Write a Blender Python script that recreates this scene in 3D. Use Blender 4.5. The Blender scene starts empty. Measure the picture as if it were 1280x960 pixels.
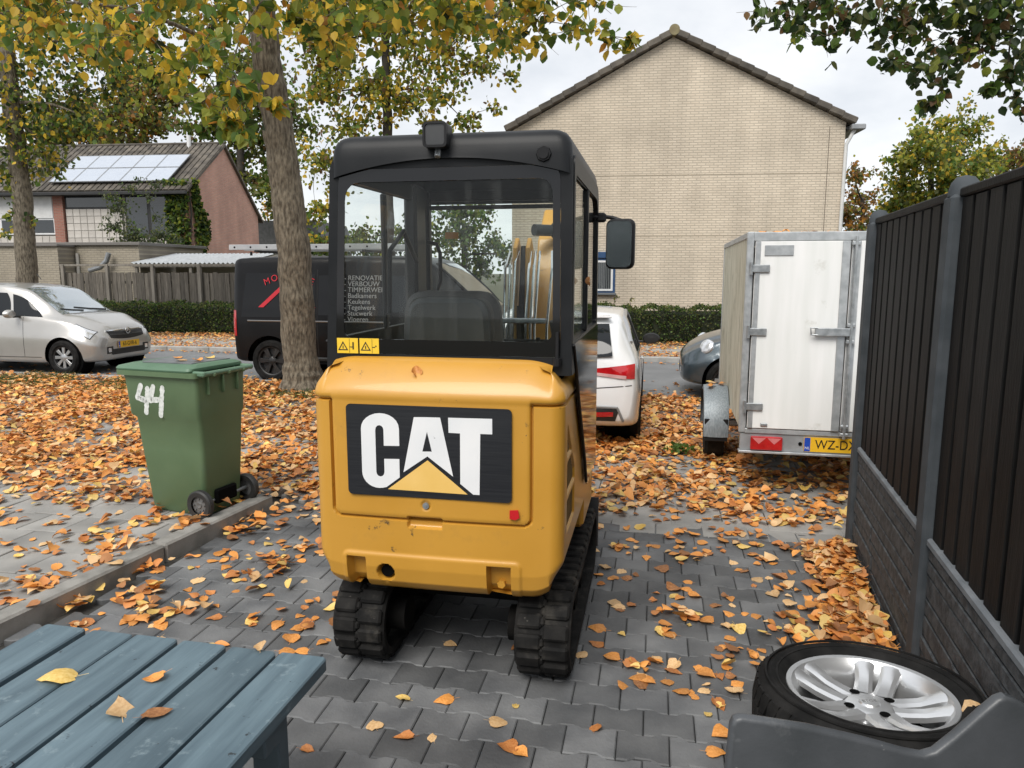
import bpy, bmesh, math, random
import numpy as np
from mathutils import Vector, Matrix
from mathutils.bvhtree import BVHTree
random.seed(7); RNG = np.random.default_rng(7)
S = bpy.context.scene
COL = S.collection
R = math.radians
# ------------------------------------------------------------------ camera
H = 1.70; F = 920.0; PITCH = R(8.65)
cam = bpy.data.cameras.new('camera'); camo = bpy.data.objects.new('camera', cam); COL.objects.link(camo)
cam.sensor_width = 36.0; cam.lens = F / 1280 * 36; cam.clip_start = 0.05; cam.clip_end = 2000
camo.location = (0, 0, H); camo.rotation_euler = (math.pi / 2 - PITCH, 0, 0)
S.camera = camo
# ------------------------------------------------------------------ sky, sun, exposure
W = bpy.data.worlds.new('World'); S.world = W; W.use_nodes = True
nt = W.node_tree; nt.nodes.clear()
out = nt.nodes.new('ShaderNodeOutputWorld'); bg = nt.nodes.new('ShaderNodeBackground')
sky = nt.nodes.new('ShaderNodeTexSky'); sky.sky_type = 'NISHITA'; sky.sun_disc = False
SUN_EL, SUN_AZ = R(50), R(205)
sky.sun_elevation = SUN_EL; sky.sun_rotation = SUN_AZ
tc = nt.nodes.new('ShaderNodeTexCoord'); sep = nt.nodes.new('ShaderNodeSeparateXYZ')
add = nt.nodes.new('ShaderNodeMath'); add.operation = 'ADD'; add.inputs[1].default_value = 0.35
div = nt.nodes.new('ShaderNodeVectorMath'); div.operation = 'DIVIDE'
comb = nt.nodes.new('ShaderNodeCombineXYZ')
noi = nt.nodes.new('ShaderNodeTexNoise'); noi.inputs['Scale'].default_value = 2.6; noi.inputs['Detail'].default_value = 6; noi.inputs['Roughness'].default_value = 0.55
rmp = nt.nodes.new('ShaderNodeValToRGB')
rmp.color_ramp.elements[0].position = 0.36; rmp.color_ramp.elements[0].color = (7.3, 7.6, 8.05, 1)
rmp.color_ramp.elements[1].position = 0.66; rmp.color_ramp.elements[1].color = (9.6, 9.7, 9.85, 1)
mixs = nt.nodes.new('ShaderNodeMix'); mixs.data_type = 'RGBA'; mixs.inputs['Factor'].default_value = 0.9
L = nt.links.new
L(tc.outputs['Generated'], sep.inputs[0]); L(sep.outputs['Z'], add.inputs[0])
for i in range(3): L(add.outputs[0], comb.inputs[i])
L(tc.outputs['Generated'], div.inputs[0]); L(comb.outputs[0], div.inputs[1]); L(div.outputs[0], noi.inputs['Vector'])
L(noi.outputs['Fac'], rmp.inputs['Fac'])
L(sky.outputs['Color'], mixs.inputs['A']); L(rmp.outputs['Color'], mixs.inputs['B'])
L(mixs.outputs['Result'], bg.inputs['Color']); bg.inputs['Strength'].default_value = 0.05
L(bg.outputs[0], out.inputs['Surface'])
sl = bpy.data.lights.new('sun', 'SUN'); sl.energy = 1.5; sl.angle = R(35); sl.color = (1, .96, .9)
so = bpy.data.objects.new('sun', sl); COL.objects.link(so)
# light travels away from the sun: azimuth measured clockwise from +Y
sd = Vector((math.sin(SUN_AZ) * math.cos(SUN_EL), math.cos(SUN_AZ) * math.cos(SUN_EL), math.sin(SUN_EL)))
so.rotation_euler = sd.to_track_quat('Z', 'Y').to_euler(); so.location = (0, 0, 30)
S.view_settings.view_transform = 'Standard'; S.view_settings.look = 'None'
S.view_settings.exposure = 1.2; S.view_settings.gamma = 1.0; S.view_settings.use_curve_mapping = False
S.render.engine = 'CYCLES'; S.cycles.max_bounces = 7; S.cycles.transparent_max_bounces = 16
S.cycles.caustics_reflective = False; S.cycles.caustics_refractive = False
# ------------------------------------------------------------------ helpers
CP, SP = math.cos(PITCH), math.sin(PITCH)
def ray(px, py):
    u, v = px - 640.0, 480.0 - py
    return Vector((u, v * SP + F * CP, v * CP - F * SP))
def gnd(px, py, z=0.0):
    d = ray(px, py); t = (z - H) / d.z
    return Vector((d.x * t, d.y * t, z))
def at(px, py, Y):
    d = ray(px, py); t = Y / d.y
    return Vector((d.x * t, Y, H + d.z * t))
def project(p):
    x, y, z = p[0], p[1], p[2] - H
    dep = y * CP - z * SP
    return 640 + F * x / dep, 480 - F * (y * SP + z * CP) / dep, dep
MATS = {}
def mat(name, c1, c2=None, rough=0.6, metal=0.0, scale=6.0, bump=0.0, bscale=40.0, coat=0.0, spec=0.5, stretch=None, island=0.0, detail=4.0, trans=0.0, contrast=(0.35, 0.65), rvar=0.0, world=False):
    if name in MATS: return MATS[name]
    m = bpy.data.materials.new(name); m.use_nodes = True; MATS[name] = m
    n = m.node_tree; b = n.nodes['Principled BSDF']; lk = n.links.new
    b.inputs['Roughness'].default_value = rough; b.inputs['Metallic'].default_value = metal
    b.inputs['Specular IOR Level'].default_value = spec
    b.inputs['Coat Weight'].default_value = coat; b.inputs['Coat Roughness'].default_value = 0.06
    c2 = c2 or c1
    co = n.nodes.new('ShaderNodeTexCoord'); vec = co.outputs['Object']
    if world: vec = n.nodes.new('ShaderNodeNewGeometry').outputs['Position']
    if stretch:
        mp = n.nodes.new('ShaderNodeMapping'); mp.inputs['Scale'].default_value = stretch; lk(vec, mp.inputs['Vector']); vec = mp.outputs[0]
    nz = n.nodes.new('ShaderNodeTexNoise'); nz.inputs['Scale'].default_value = scale; nz.inputs['Detail'].default_value = detail
    lk(vec, nz.inputs['Vector'])
    rp = n.nodes.new('ShaderNodeValToRGB'); rp.color_ramp.elements[0].position = contrast[0]; rp.color_ramp.elements[1].position = contrast[1]
    rp.color_ramp.elements[0].color = (*c1, 1); rp.color_ramp.elements[1].color = (*c2, 1)
    lk(nz.outputs['Fac'], rp.inputs['Fac']); colr = rp.outputs['Color']
    if island:
        g = n.nodes.new('ShaderNodeNewGeometry'); mr = n.nodes.new('ShaderNodeMapRange')
        mr.inputs['To Min'].default_value = 1 - island; mr.inputs['To Max'].default_value = 1 + island
        oi = n.nodes.new('ShaderNodeObjectInfo'); ad = n.nodes.new('ShaderNodeMath'); ad.operation = 'ADD'
        fr = n.nodes.new('ShaderNodeMath'); fr.operation = 'FRACT'
        lk(g.outputs['Random Per Island'], ad.inputs[0]); lk(oi.outputs['Random'], ad.inputs[1]); lk(ad.outputs[0], fr.inputs[0]); lk(fr.outputs[0], mr.inputs['Value'])
        mu = n.nodes.new('ShaderNodeVectorMath'); mu.operation = 'SCALE'; lk(colr, mu.inputs[0]); lk(mr.outputs[0], mu.inputs['Scale']); colr = mu.outputs[0]
    lk(colr, b.inputs['Base Color'])
    if rvar:
        mr2 = n.nodes.new('ShaderNodeMapRange'); mr2.inputs['To Min'].default_value = max(0.02, rough - rvar); mr2.inputs['To Max'].default_value = min(1, rough + rvar)
        lk(nz.outputs['Fac'], mr2.inputs['Value']); lk(mr2.outputs[0], b.inputs['Roughness'])
    if bump:
        nb = n.nodes.new('ShaderNodeTexNoise'); nb.inputs['Scale'].default_value = bscale; nb.inputs['Detail'].default_value = 5
        lk(vec, nb.inputs['Vector'])
        bp = n.nodes.new('ShaderNodeBump'); bp.inputs['Strength'].default_value = 0.6; bp.inputs['Distance'].default_value = bump
        lk(nb.outputs['Fac'], bp.inputs['Height']); lk(bp.outputs[0], b.inputs['Normal'])
    if trans:
        tr = n.nodes.new('ShaderNodeBsdfTranslucent'); lk(colr, tr.inputs['Color'])
        mx = n.nodes.new('ShaderNodeMixShader'); mx.inputs['Fac'].default_value = trans
        o = n.nodes['Material Output']; lk(b.outputs[0], mx.inputs[1]); lk(tr.outputs[0], mx.inputs[2]); lk(mx.outputs[0], o.inputs['Surface'])
    return m
def glassmat(name, tint=(.85, .9, .9), ior=1.5, dirt=0.0):
    if name in MATS: return MATS[name]
    m = bpy.data.materials.new(name); m.use_nodes = True; MATS[name] = m
    n = m.node_tree; n.nodes.clear(); lk = n.links.new
    o = n.nodes.new('ShaderNodeOutputMaterial'); t = n.nodes.new('ShaderNodeBsdfTransparent'); t.inputs['Color'].default_value = (*tint, 1)
    g = n.nodes.new('ShaderNodeBsdfGlossy'); g.inputs['Roughness'].default_value = 0.02
    fr = n.nodes.new('ShaderNodeFresnel'); ge = n.nodes.new('ShaderNodeNewGeometry'); mi_ = n.nodes.new('ShaderNodeMapRange'); mi_.inputs['To Min'].default_value = ior; mi_.inputs['To Max'].default_value = 1 / ior   # same reflectance from both sides of a thin pane
    lk(ge.outputs['Backfacing'], mi_.inputs['Value']); lk(mi_.outputs[0], fr.inputs['IOR'])
    mx = n.nodes.new('ShaderNodeMixShader'); lk(fr.outputs[0], mx.inputs['Fac']); lk(t.outputs[0], mx.inputs[1]); lk(g.outputs[0], mx.inputs[2])
    last = mx
    if dirt:
        co = n.nodes.new('ShaderNodeTexCoord'); mp = n.nodes.new('ShaderNodeMapping'); mp.inputs['Scale'].default_value = (9, 9, 1.2); lk(co.outputs['Object'], mp.inputs[0])
        nz = n.nodes.new('ShaderNodeTexNoise'); nz.inputs['Scale'].default_value = 2.2; nz.inputs['Detail'].default_value = 7; lk(mp.outputs[0], nz.inputs['Vector'])
        mr = n.nodes.new('ShaderNodeMapRange'); mr.inputs['From Min'].default_value = .5; mr.inputs['From Max'].default_value = .8; mr.inputs['To Max'].default_value = dirt; lk(nz.outputs['Fac'], mr.inputs['Value'])
        d = n.nodes.new('ShaderNodeBsdfDiffuse'); d.inputs['Color'].default_value = (.55, .56, .55, 1)
        m2 = n.nodes.new('ShaderNodeMixShader'); lk(mr.outputs[0], m2.inputs['Fac']); lk(mx.outputs[0], m2.inputs[1]); lk(d.outputs[0], m2.inputs[2]); last = m2
    lk(last.outputs[0], o.inputs['Surface'])
    return m
def props(o, label=None, cat=None, group=None, kind=None):
    if label: o['label'] = label
    if cat: o['category'] = cat
    if group: o['group'] = group
    if kind: o['kind'] = kind
    return o
def empty(name, loc=(0, 0, 0), rz=0.0, label=None, cat=None, group=None):
    o = bpy.data.objects.new(name, None); o.empty_display_size = .2; COL.objects.link(o)
    o.location = loc; o.rotation_euler = (0, 0, rz)
    return props(o, label, cat, group)
def link(name, me, parent=None, loc=None, rot=None):
    o = bpy.data.objects.new(name, me); COL.objects.link(o)
    if parent: o.parent = parent
    if loc is not None: o.location = loc
    if rot is not None: o.rotation_euler = rot
    return o
def copy_tree(o, parent=None):
    c = o.copy(); COL.objects.link(c); c.parent = parent
    for ch in list(o.children): copy_tree(ch, c)
    return c
class MB:
    def __init__(s): s.v = []; s.f = []; s.mi = []; s.cur = 0
    def add(s, vs, fs):
        b = len(s.v); s.v.extend([tuple(v) for v in vs])
        for f in fs: s.f.append(tuple(b + i for i in f)); s.mi.append(s.cur)
        return s
    def box(s, c, size, ch=0.0, M=None):
        hx, hy, hz = [d / 2 for d in size]; ch = min(ch, hx * .95, hy * .95, hz * .95); c = Vector(c)
        if ch <= 0:
            vs = [Vector((x, y, z)) for x in (-hx, hx) for y in (-hy, hy) for z in (-hz, hz)]
            fs = [(0, 1, 3, 2), (4, 6, 7, 5), (0, 4, 5, 1), (2, 3, 7, 6), (0, 2, 6, 4), (1, 5, 7, 3)]
        else:
            vs = []; idx = {}
            for sx in (-1, 1):
                for sy in (-1, 1):
                    for sz in (-1, 1):
                        for a in range(3):
                            d = [hx - ch, hy - ch, hz - ch]; d[a] += ch
                            idx[(sx, sy, sz, a)] = len(vs); vs.append(Vector((sx * d[0], sy * d[1], sz * d[2])))
            fs = []
            for a in range(3):
                b, c2 = (a + 1) % 3, (a + 2) % 3
                for sg in (-1, 1):
                    q = []
                    for (p, r) in ((-1, -1), (1, -1), (1, 1), (-1, 1)):
                        t = [0, 0, 0]; t[a] = sg; t[b] = p; t[c2] = r; q.append(idx[(t[0], t[1], t[2], a)])
                    fs.append(q if sg > 0 else q[::-1])
                for p in (-1, 1):
                    for r in (-1, 1):
                        q = []
                        for t0 in (-1, 1):
                            t = [0, 0, 0]; t[a] = t0; t[b] = p; t[c2] = r; q.append((tuple(t), t0))
                        A = idx[(*q[0][0], b)]; B = idx[(*q[1][0], b)]; C = idx[(*q[1][0], c2)]; D = idx[(*q[0][0], c2)]
                        fs.append((A, B, C, D) if p * r > 0 else (A, D, C, B))
            for sx in (-1, 1):
                for sy in (-1, 1):
                    for sz in (-1, 1):
                        q = tuple(idx[(sx, sy, sz, a)] for a in range(3)); fs.append(q if sx * sy * sz > 0 else q[::-1])
        s.add([(M @ v if M else v) + c for v in vs], fs); return s
    def tube(s, pts, r, n=10, cap=True):
        pts = [Vector(p) for p in pts]; rs = r if isinstance(r, (list, tuple)) else [r] * len(pts)
        vs = []; fs = []; up = None
        for i, p in enumerate(pts):
            a = pts[max(i - 1, 0)]; b = pts[min(i + 1, len(pts) - 1)]; t = (b - a).normalized()
            if up is None: up = t.orthogonal().normalized()
            up = (up - t * up.dot(t));
            if up.length < 1e-6: up = t.orthogonal()
            up.normalize(); sd = t.cross(up)
            for k in range(n):
                an = 2 * math.pi * k / n; vs.append(p + (up * math.cos(an) + sd * math.sin(an)) * rs[i])
        for i in range(len(pts) - 1):
            for k in range(n):
                fs.append((i * n + k, i * n + (k + 1) % n, (i + 1) * n + (k + 1) % n, (i + 1) * n + k))
        if cap: fs.append(tuple(range(n))[::-1]); fs.append(tuple((len(pts) - 1) * n + k for k in range(n)))
        return s.add(vs, fs)
    def lathe(s, prof, n=32, M=None, closed=False):   # prof: (r, h), about local Z
        vs = []; fs = []; m = len(prof)
        for k in range(n):
            a = 2 * math.pi * k / n
            for (r, h) in prof: vs.append(Vector((r * math.cos(a), r * math.sin(a), h)))
        for k in range(n):
            k2 = (k + 1) % n
            for i in range(m if closed else m - 1):
                j = (i + 1) % m; fs.append((k * m + i, k2 * m + i, k2 * m + j, k * m + j))
        return s.add([(M @ v if M else v) for v in vs], fs)
    def cyl(s, a, b, r, n=20): return s.tube([a, b], r, n)
    def prism(s, poly, d0, d1, M=None, ch=0.0):       # polygon (x, y) CCW extruded along local z
        n = len(poly); P = [Vector((p[0], p[1])) for p in poly]
        def inset(c):
            o = []
            for i in range(n):
                e0 = (P[i] - P[i - 1]).normalized(); e1 = (P[(i + 1) % n] - P[i]).normalized()
                n0 = Vector((-e0.y, e0.x)); n1 = Vector((-e1.y, e1.x)); k = n0 + n1
                k = k / max(k.length_squared / 2, .35) if k.length > 1e-6 else n0
                o.append(P[i] + k * c)
            return o
        rings = []
        if ch > 0:
            Q = inset(ch); rings = [(Q, d0), (P, d0 + ch), (P, d1 - ch), (Q, d1)]
        else: rings = [(P, d0), (P, d1)]
        vs = [Vector((p.x, p.y, z)) for (r, z) in rings for p in r]; fs = [tuple(range(n))[::-1]]
        for k in range(len(rings) - 1):
            for i in range(n):
                j = (i + 1) % n; fs.append((k * n + i, k * n + j, (k + 1) * n + j, (k + 1) * n + i))
        fs.append(tuple((len(rings) - 1) * n + i for i in range(n)))
        return s.add([(M @ v if M else v) for v in vs], fs)
    def ring(s, outer, inner, d0, d1, M=None):        # frame: same count of points
        n = len(outer); vs = [Vector((p[0], p[1], z)) for z in (d0, d1) for p in list(outer) + list(inner)]; fs = []
        for i in range(n):
            j = (i + 1) % n
            fs += [(i, n + i, n + j, j), (2 * n + i, 2 * n + j, 3 * n + j, 3 * n + i), (i, j, 2 * n + j, 2 * n + i), (n + j, n + i, 3 * n + i, 3 * n + j)]
        return s.add([(M @ v if M else v) for v in vs], fs)
    def build(s, name, m, parent=None, smooth=35, loc=None, rot=None, link_=True):
        me = bpy.data.meshes.new(name); me.from_pydata(s.v, [], s.f)
        for x in (m if isinstance(m, (list, tuple)) else [m]): me.materials.append(x)
        if isinstance(m, (list, tuple)) and len(m) > 1: me.polygons.foreach_set('material_index', s.mi)
        if smooth:
            me.polygons.foreach_set('use_smooth', [True] * len(me.polygons)); me.set_sharp_from_angle(angle=R(smooth))
        me.update()
        return link(name, me, parent, loc, rot) if link_ else me
XZ = Matrix(((1, 0, 0, 0), (0, 0, -1, 0), (0, 1, 0, 0), (0, 0, 0, 1)))   # (x, y, d) -> (x, -d, y): polygon in the xz plane
YZ = Matrix(((0, 0, 1, 0), (1, 0, 0, 0), (0, 1, 0, 0), (0, 0, 0, 1)))    # (a, b, d) -> (d, a, b): polygon in the yz plane
def rrect(x0, y0, x1, y1, r, n=5):
    p = []
    for (cx, cy, a0) in ((x1 - r, y0 + r, -90), (x1 - r, y1 - r, 0), (x0 + r, y1 - r, 90), (x0 + r, y0 + r, 180)):
        for k in range(n + 1):
            a = R(a0 + 90 * k / n); p.append((cx + r * math.cos(a), cy + r * math.sin(a)))
    return p
def np_mesh(name, V, faces_per, mats, midx=None, parent=None, smooth=False):
    """V (N, k, 3) instances of one topology faces_per (list of index tuples)"""
    N, k, _ = V.shape; me = bpy.data.meshes.new(name)
    lens = [len(f) for f in faces_per]; flat = np.concatenate([np.array(f) for f in faces_per])
    loops = (flat[None, :] + (np.arange(N) * k)[:, None]).ravel()
    me.vertices.add(N * k); me.vertices.foreach_set('co', V.reshape(-1).astype(np.float32))
    tot = np.tile(lens, N); me.loops.add(len(loops)); me.loops.foreach_set('vertex_index', loops.astype(np.int32))
    me.polygons.add(len(tot)); st = np.concatenate([[0], np.cumsum(tot)[:-1]])
    me.polygons.foreach_set('loop_start', st.astype(np.int32))
    for m in mats: me.materials.append(m)
    if midx is not None: me.polygons.foreach_set('material_index', np.repeat(midx, len(lens)).astype(np.int32))
    if smooth: me.polygons.foreach_set('use_smooth', np.ones(len(tot), bool))
    me.update(calc_edges=True); me.validate()
    return link(name, me, parent)
def text_mesh(name, txt, size, m, parent, M, depth=0.001, sx=1.0, align='CENTER'):
    c = bpy.data.curves.new(name, 'FONT'); c.body = txt; c.size = size; c.extrude = depth; c.align_x = align; c.align_y = 'CENTER'
    o = bpy.data.objects.new(name, c); COL.objects.link(o)
    dg = bpy.context.evaluated_depsgraph_get(); me = bpy.data.meshes.new_from_object(o.evaluated_get(dg))
    bpy.data.objects.remove(o); bpy.data.curves.remove(c)
    me.transform(M @ Matrix.Scale(sx, 4, (1, 0, 0))); me.materials.clear(); me.materials.append(m); me.name = name
    return link(name, me, parent)
def vnoise(x, y, s, seed=0):
    """smooth value noise in numpy"""
    r = np.random.default_rng(seed); T = r.random((64, 64)); x = np.asarray(x) / s; y = np.asarray(y) / s
    xi = np.floor(x).astype(int); yi = np.floor(y).astype(int); fx = x - xi; fy = y - yi
    fx = fx * fx * (3 - 2 * fx); fy = fy * fy * (3 - 2 * fy)
    g = lambda i, j: T[i % 64, j % 64]
    return (g(xi, yi) * (1 - fx) + g(xi + 1, yi) * fx) * (1 - fy) + (g(xi, yi + 1) * (1 - fx) + g(xi + 1, yi + 1) * fx) * fy
BLACKP = mat('black_plastic', (.008, .008, .009), (.014, .014, .015), spec=.25, rough=.45, bump=.0004, bscale=220)
RUBBER = mat('rubber', (.007, .007, .007), (.017, .0165, .016), spec=.15, rough=.75, scale=14, bump=.002, bscale=60)
STEEL = mat('galvanised_steel', (.32, .34, .35), (.5, .52, .53), rough=.42, metal=.8, scale=22)
CHROME = mat('bright_metal', (.7, .71, .72), rough=.16, metal=1)
ALLOY = mat('alloy', (.66, .67, .68), (.76, .77, .78), rough=.3, metal=.75, scale=9)
DARK = mat('dark_void', (.004, .004, .004), rough=.95, spec=.05)
# ------------------------------------------------------------------ ground, road, paving
SA = R(11.5)                                              # the street is turned clockwise by this much
s_dir = Vector((math.cos(SA), -math.sin(SA), 0)); n_dir = Vector((math.sin(SA), math.cos(SA), 0))
def st(s, n, z=0.0): return s_dir * s + n_dir * n + Vector((0, 0, z))
def to_st(x, y): return x * s_dir.x + y * s_dir.y, x * n_dir.x + y * n_dir.y
def sheet(name, s0, s1, n0, n1, z, m):
    mb = MB(); mb.add([st(s0, n0, z), st(s1, n0, z), st(s1, n1, z), st(s0, n1, z)], [(0, 1, 2, 3)])
    o = mb.build(name, m, smooth=0); o['kind'] = 'structure'; return o
SOIL = mat('soil', (.045, .035, .025), (.09, .07, .045), rough=.95, scale=3, bump=.01, bscale=30)
FARG = mat('far_ground', (.05, .06, .03), (.09, .08, .045), rough=.95, scale=.6)
ASPH = mat('asphalt', (.14, .145, .15), (.185, .19, .195), rough=.72, scale=1.5, bump=.003, bscale=160)
mb = MB(); mb.add([(-400, -20, -.06), (400, -20, -.06), (400, 700, -.06), (-400, 700, -.06)], [(0, 1, 2, 3)])
g = mb.build('ground', FARG, smooth=0); g['kind'] = 'structure'
NR0, NR1 = 10.3, 14.35                                    # carriageway with the kerbside parking lane, in street depth
sheet('road', -40, 40, NR0, NR1, -.012, ASPH)
sheet('verge', -40, -0.75, 8.7, NR0 - .1, .02, SOIL)
PATHM = mat('far_path', (.24, .23, .21), (.34, .33, .3), rough=.9, scale=2, bump=.003, bscale=50)
sheet('far_footpath', -40, 40, NR1 + .12, 16.9, .06, PATHM)
sheet('hedge_bed', -40, 40, 16.9, 19.4, .05, SOIL)
CONC = mat('concrete', (.25, .245, .23), (.37, .36, .34), rough=.9, scale=5, bump=.003, bscale=90)
def kerb_run(name, p0, p1, w, z0, z1, unit, m, taper=False):
    e = Vector(p1) - Vector(p0); Ln = e.length; e.normalize(); a = math.atan2(e.y, e.x)
    root = empty(name, p0, a); root['kind'] = 'structure'
    n = max(1, int(Ln / unit)); u = Ln / n
    me = MB().box((u / 2, 0, (z0 + z1) / 2), (u - .008, w, z1 - z0), .012).build('kerb_stone', m, smooth=0, link_=False)
    for i in range(n):
        o = link('kerb_stone', me, root, (i * u, random.uniform(-.003, .003), random.uniform(-.003, .003)))
    return root
kerb_run('road_kerb', st(-22, NR0 - .05), st(-1, NR0 - .05), .14, -.1, .05, 1.0, CONC)
kerb_run('far_kerb', st(-22, NR1 + .05), st(14, NR1 + .05), .14, -.1, .08, 1.0, CONC)
# garden kerb beside the driveway
K0 = gnd(0, 800); K1 = gnd(343, 632); ke = (K1 - K0).normalized(); kn = Vector((ke.y, -ke.x, 0))   # kn points right
K0b = K0 - ke * 3.2
kerb_run('garden_kerb', K0b - kn * .06, K1 - kn * .06, .12, -.1, .085, .95, mat('kerb_concrete', (.17, .165, .15), (.27, .26, .24), rough=.92, scale=7, bump=.003, bscale=110))
def kerb_side(x, y): return (x - K0.x) * kn.x + (y - K0.y) * kn.y          # >0 right of the kerb
def along(x, y): return (x - K1.x) * ke.x + (y - K1.y) * ke.y
def tile_z(x, y):
    d = kerb_side(x, y)
    if along(x, y) < 0: return .06
    t = min(max(-d / .9 + .1, 0), 1); return .06 * t * t * (3 - 2 * t)
def ground_z(x, y):
    if kerb_side(x, y) < -.13 or along(x, y) > 0: return tile_z(x, y)
    if kerb_side(x, y) < 0: return .085
    return 0.0
ND = 5.02                                                 # the driveway meets the public pavement here
# driveway: interlocking wavy pavers
JOINT = mat('joint_sand', (.035, .034, .031), (.065, .062, .055), rough=.95)
PAV = mat('paver', (.07, .073, .077), (.14, .143, .145), rough=.68, scale=3.5, bump=.0035, bscale=70, island=.34, rvar=.2, world=True, detail=7)
drv = empty('driveway'); drv['kind'] = 'structure'
mb = MB(); mb.add([st(-4.6, -1.0, -.03), st(3.6, -1, -.03), st(3.6, ND, -.03), st(-4.6, ND, -.03)], [(0, 1, 2, 3)]); mb.build('joint_bed', JOINT, drv, smooth=0)
PL, PH, PA = .19, .155, .0085
def paver_mesh():
    def w(t): return PA if t < .22 or t > .78 else (-PA if .36 < t < .64 else (PA - 2 * PA * (t - .22) / .14 if t <= .36 else -PA + 2 * PA * (t - .64) / .14))
    ts = [0, .22, .36, .64, .78, 1]
    bot = [((t - .5) * PL, -PH / 2 - w(t)) for t in ts]; top = [((t - .5) * PL, PH / 2 + w(t)) for t in ts][::-1]
    k = .984; return [(x * k, y * k) for x, y in bot + top]
pv = paver_mesh()
pm_mb = MB().prism(pv, -.06, 0, ch=.0045); pmesh = pm_mb.build('paver', PAV, smooth=0, link_=False)
pvV = np.array(pm_mb.v); pvF = pm_mb.f
# the paver pattern is laid a little off the street line, as the joints run in the picture
PANG = R(-11.0); pc, ps = math.cos(PANG), math.sin(PANG)
cand = []
for j in range(-6, 36):
    for i in range(-26, 24):
        lx = (i + .5 * (j % 2)) * PL; ly = j * PH
        x, y = lx * pc - ly * ps, lx * ps + ly * pc
        if kerb_side(x, y) < .09: continue
        s_, n_ = to_st(x, y)
        if n_ > ND - .16 or y < .3: continue
        if (x - 1.668) * math.cos(R(15.9)) - (y - 2.8) * math.sin(R(15.9)) > -.02: continue       # right of the fence line
        px, py, dep = project((x, y, 0)); cand.append((dep, x, y, -60 < px < 1340 and 560 < py < 1010))
cand.sort(key=lambda c: (not c[3], c[0]))
rest = []
def jitter_m(x, y, z, rz, tilt=.006):
    return Matrix.Translation((x, y, z + random.uniform(-.0025, .0025))) @ Matrix.Rotation(rz, 4, 'Z') @ Matrix.Rotation(random.gauss(0, tilt), 4, 'X') @ Matrix.Rotation(random.gauss(0, tilt), 4, 'Y')
for k, (d, x, y, vis) in enumerate(cand):
    M = jitter_m(x, y, 0, PANG)
    if k < 300:
        o = link('paver', pmesh, drv); o.matrix_local = M
    else: rest.append(np.array([list(M @ Vector(v)) for v in pvV]))
if rest: np_mesh('far_pavers', np.array(rest), pvF, [PAV], None, drv)['kind'] = 'stuff'
# pavement tiles
SW = empty('pavement'); SW['kind'] = 'structure'
TILE = mat('grey_tile', (.20, .195, .185), (.33, .32, .30), rough=.85, scale=2.2, bump=.002, bscale=80, island=.16, world=True, detail=7)
mb = MB(); mb.add([st(-9, -1.0, -.035), st(6, -1.0, -.035), st(6, NR0 - .15, -.035), st(-9, NR0 - .15, -.035)], [(0, 1, 2, 3)]); mb.build('joint_bed', mat('tile_joint', (.06, .055, .05), (.1, .09, .075), rough=.95), SW, smooth=0)
TS = .30; tp = MB().prism([(-TS / 2 + .003, -TS / 2 + .003), (TS / 2 - .003, -TS / 2 + .003), (TS / 2 - .003, TS / 2 - .003), (-TS / 2 + .003, TS / 2 - .003)], -.05, 0, ch=.004)
tmesh = tp.build('tile', TILE, smooth=0, link_=False); tV = np.array(tp.v); tF = tp.f
mb = MB(); a_ = K0b - kn * .08; b_ = K1 - kn * .08; mb.add([a_ + Vector((0, 0, .052)), b_ + Vector((0, 0, .052)), b_ - kn * 7 + Vector((0, 0, .052)), a_ - kn * 7 + Vector((0, 0, .052))], [(0, 1, 2, 3)]); mb.build('raised_bed', TILE, SW, smooth=0)
cand = []
for j in range(-2, 36):
    for i in range(-34, 22):
        s_ = (i + .5 * (j % 2)) * TS; n_ = ND + .16 + (j - 12) * TS
        p = st(s_, n_); x, y = p.x, p.y
        if n_ < ND + .35 and along(x, y) < .2 and kerb_side(x, y) > -.17: continue
        if n_ > NR0 - .3 or (n_ > 8.6 and s_ < -0.7): continue
        if y < 1.2: continue
        px, py, dep = project((x, y, 0))
        cand.append((dep, x, y, -120 < px < 1350 and py < 1050))
cand.sort(key=lambda c: (not c[3], c[0])); rest = []
for k, (d, x, y, vis) in enumerate(cand):
    if not vis and k > 300 and (d > 14): continue
    M = jitter_m(x, y, tile_z(x, y), -SA, .008)
    if k < 300: o = link('tile', tmesh, SW); o.matrix_local = M
    else: rest.append(np.array([list(M @ Vector(v)) for v in tV]))
np_mesh('far_tiles', np.array(rest), tF, [TILE], None, SW)['kind'] = 'stuff'
# row of plain edging stones between driveway and pavement
kerb_run('edging_row', st(-2.66, ND - .02), st(3.2, ND - .02), .13, -.08, .003, .3, TILE)
# ------------------------------------------------------------------ mini excavator
YEL = mat('excavator_yellow', (.50, .25, .031), (.55, .28, .038), rough=.38, scale=2.5, coat=.2, bump=.0006, bscale=25, rvar=.1)
def add_wear(m, c, lo, hi, scale, zlim=None):
    n = m.node_tree; b = n.nodes['Principled BSDF']; lk = n.links.new; src = b.inputs['Base Color'].links[0].from_socket
    co = n.nodes.new('ShaderNodeTexCoord'); nz = n.nodes.new('ShaderNodeTexNoise'); nz.inputs['Scale'].default_value = scale; nz.inputs['Detail'].default_value = 8; nz.inputs['Roughness'].default_value = .65
    lk(co.outputs['Object'], nz.inputs['Vector'])
    mr = n.nodes.new('ShaderNodeMapRange'); mr.inputs['From Min'].default_value = lo; mr.inputs['From Max'].default_value = hi; lk(nz.outputs['Fac'], mr.inputs['Value'])
    mx = n.nodes.new('ShaderNodeMix'); mx.data_type = 'RGBA'; mx.inputs['B'].default_value = (*c, 1)
    lk(mr.outputs[0], mx.inputs['Factor']); lk(src, mx.inputs['A']); lk(mx.outputs['Result'], b.inputs['Base Color'])
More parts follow.
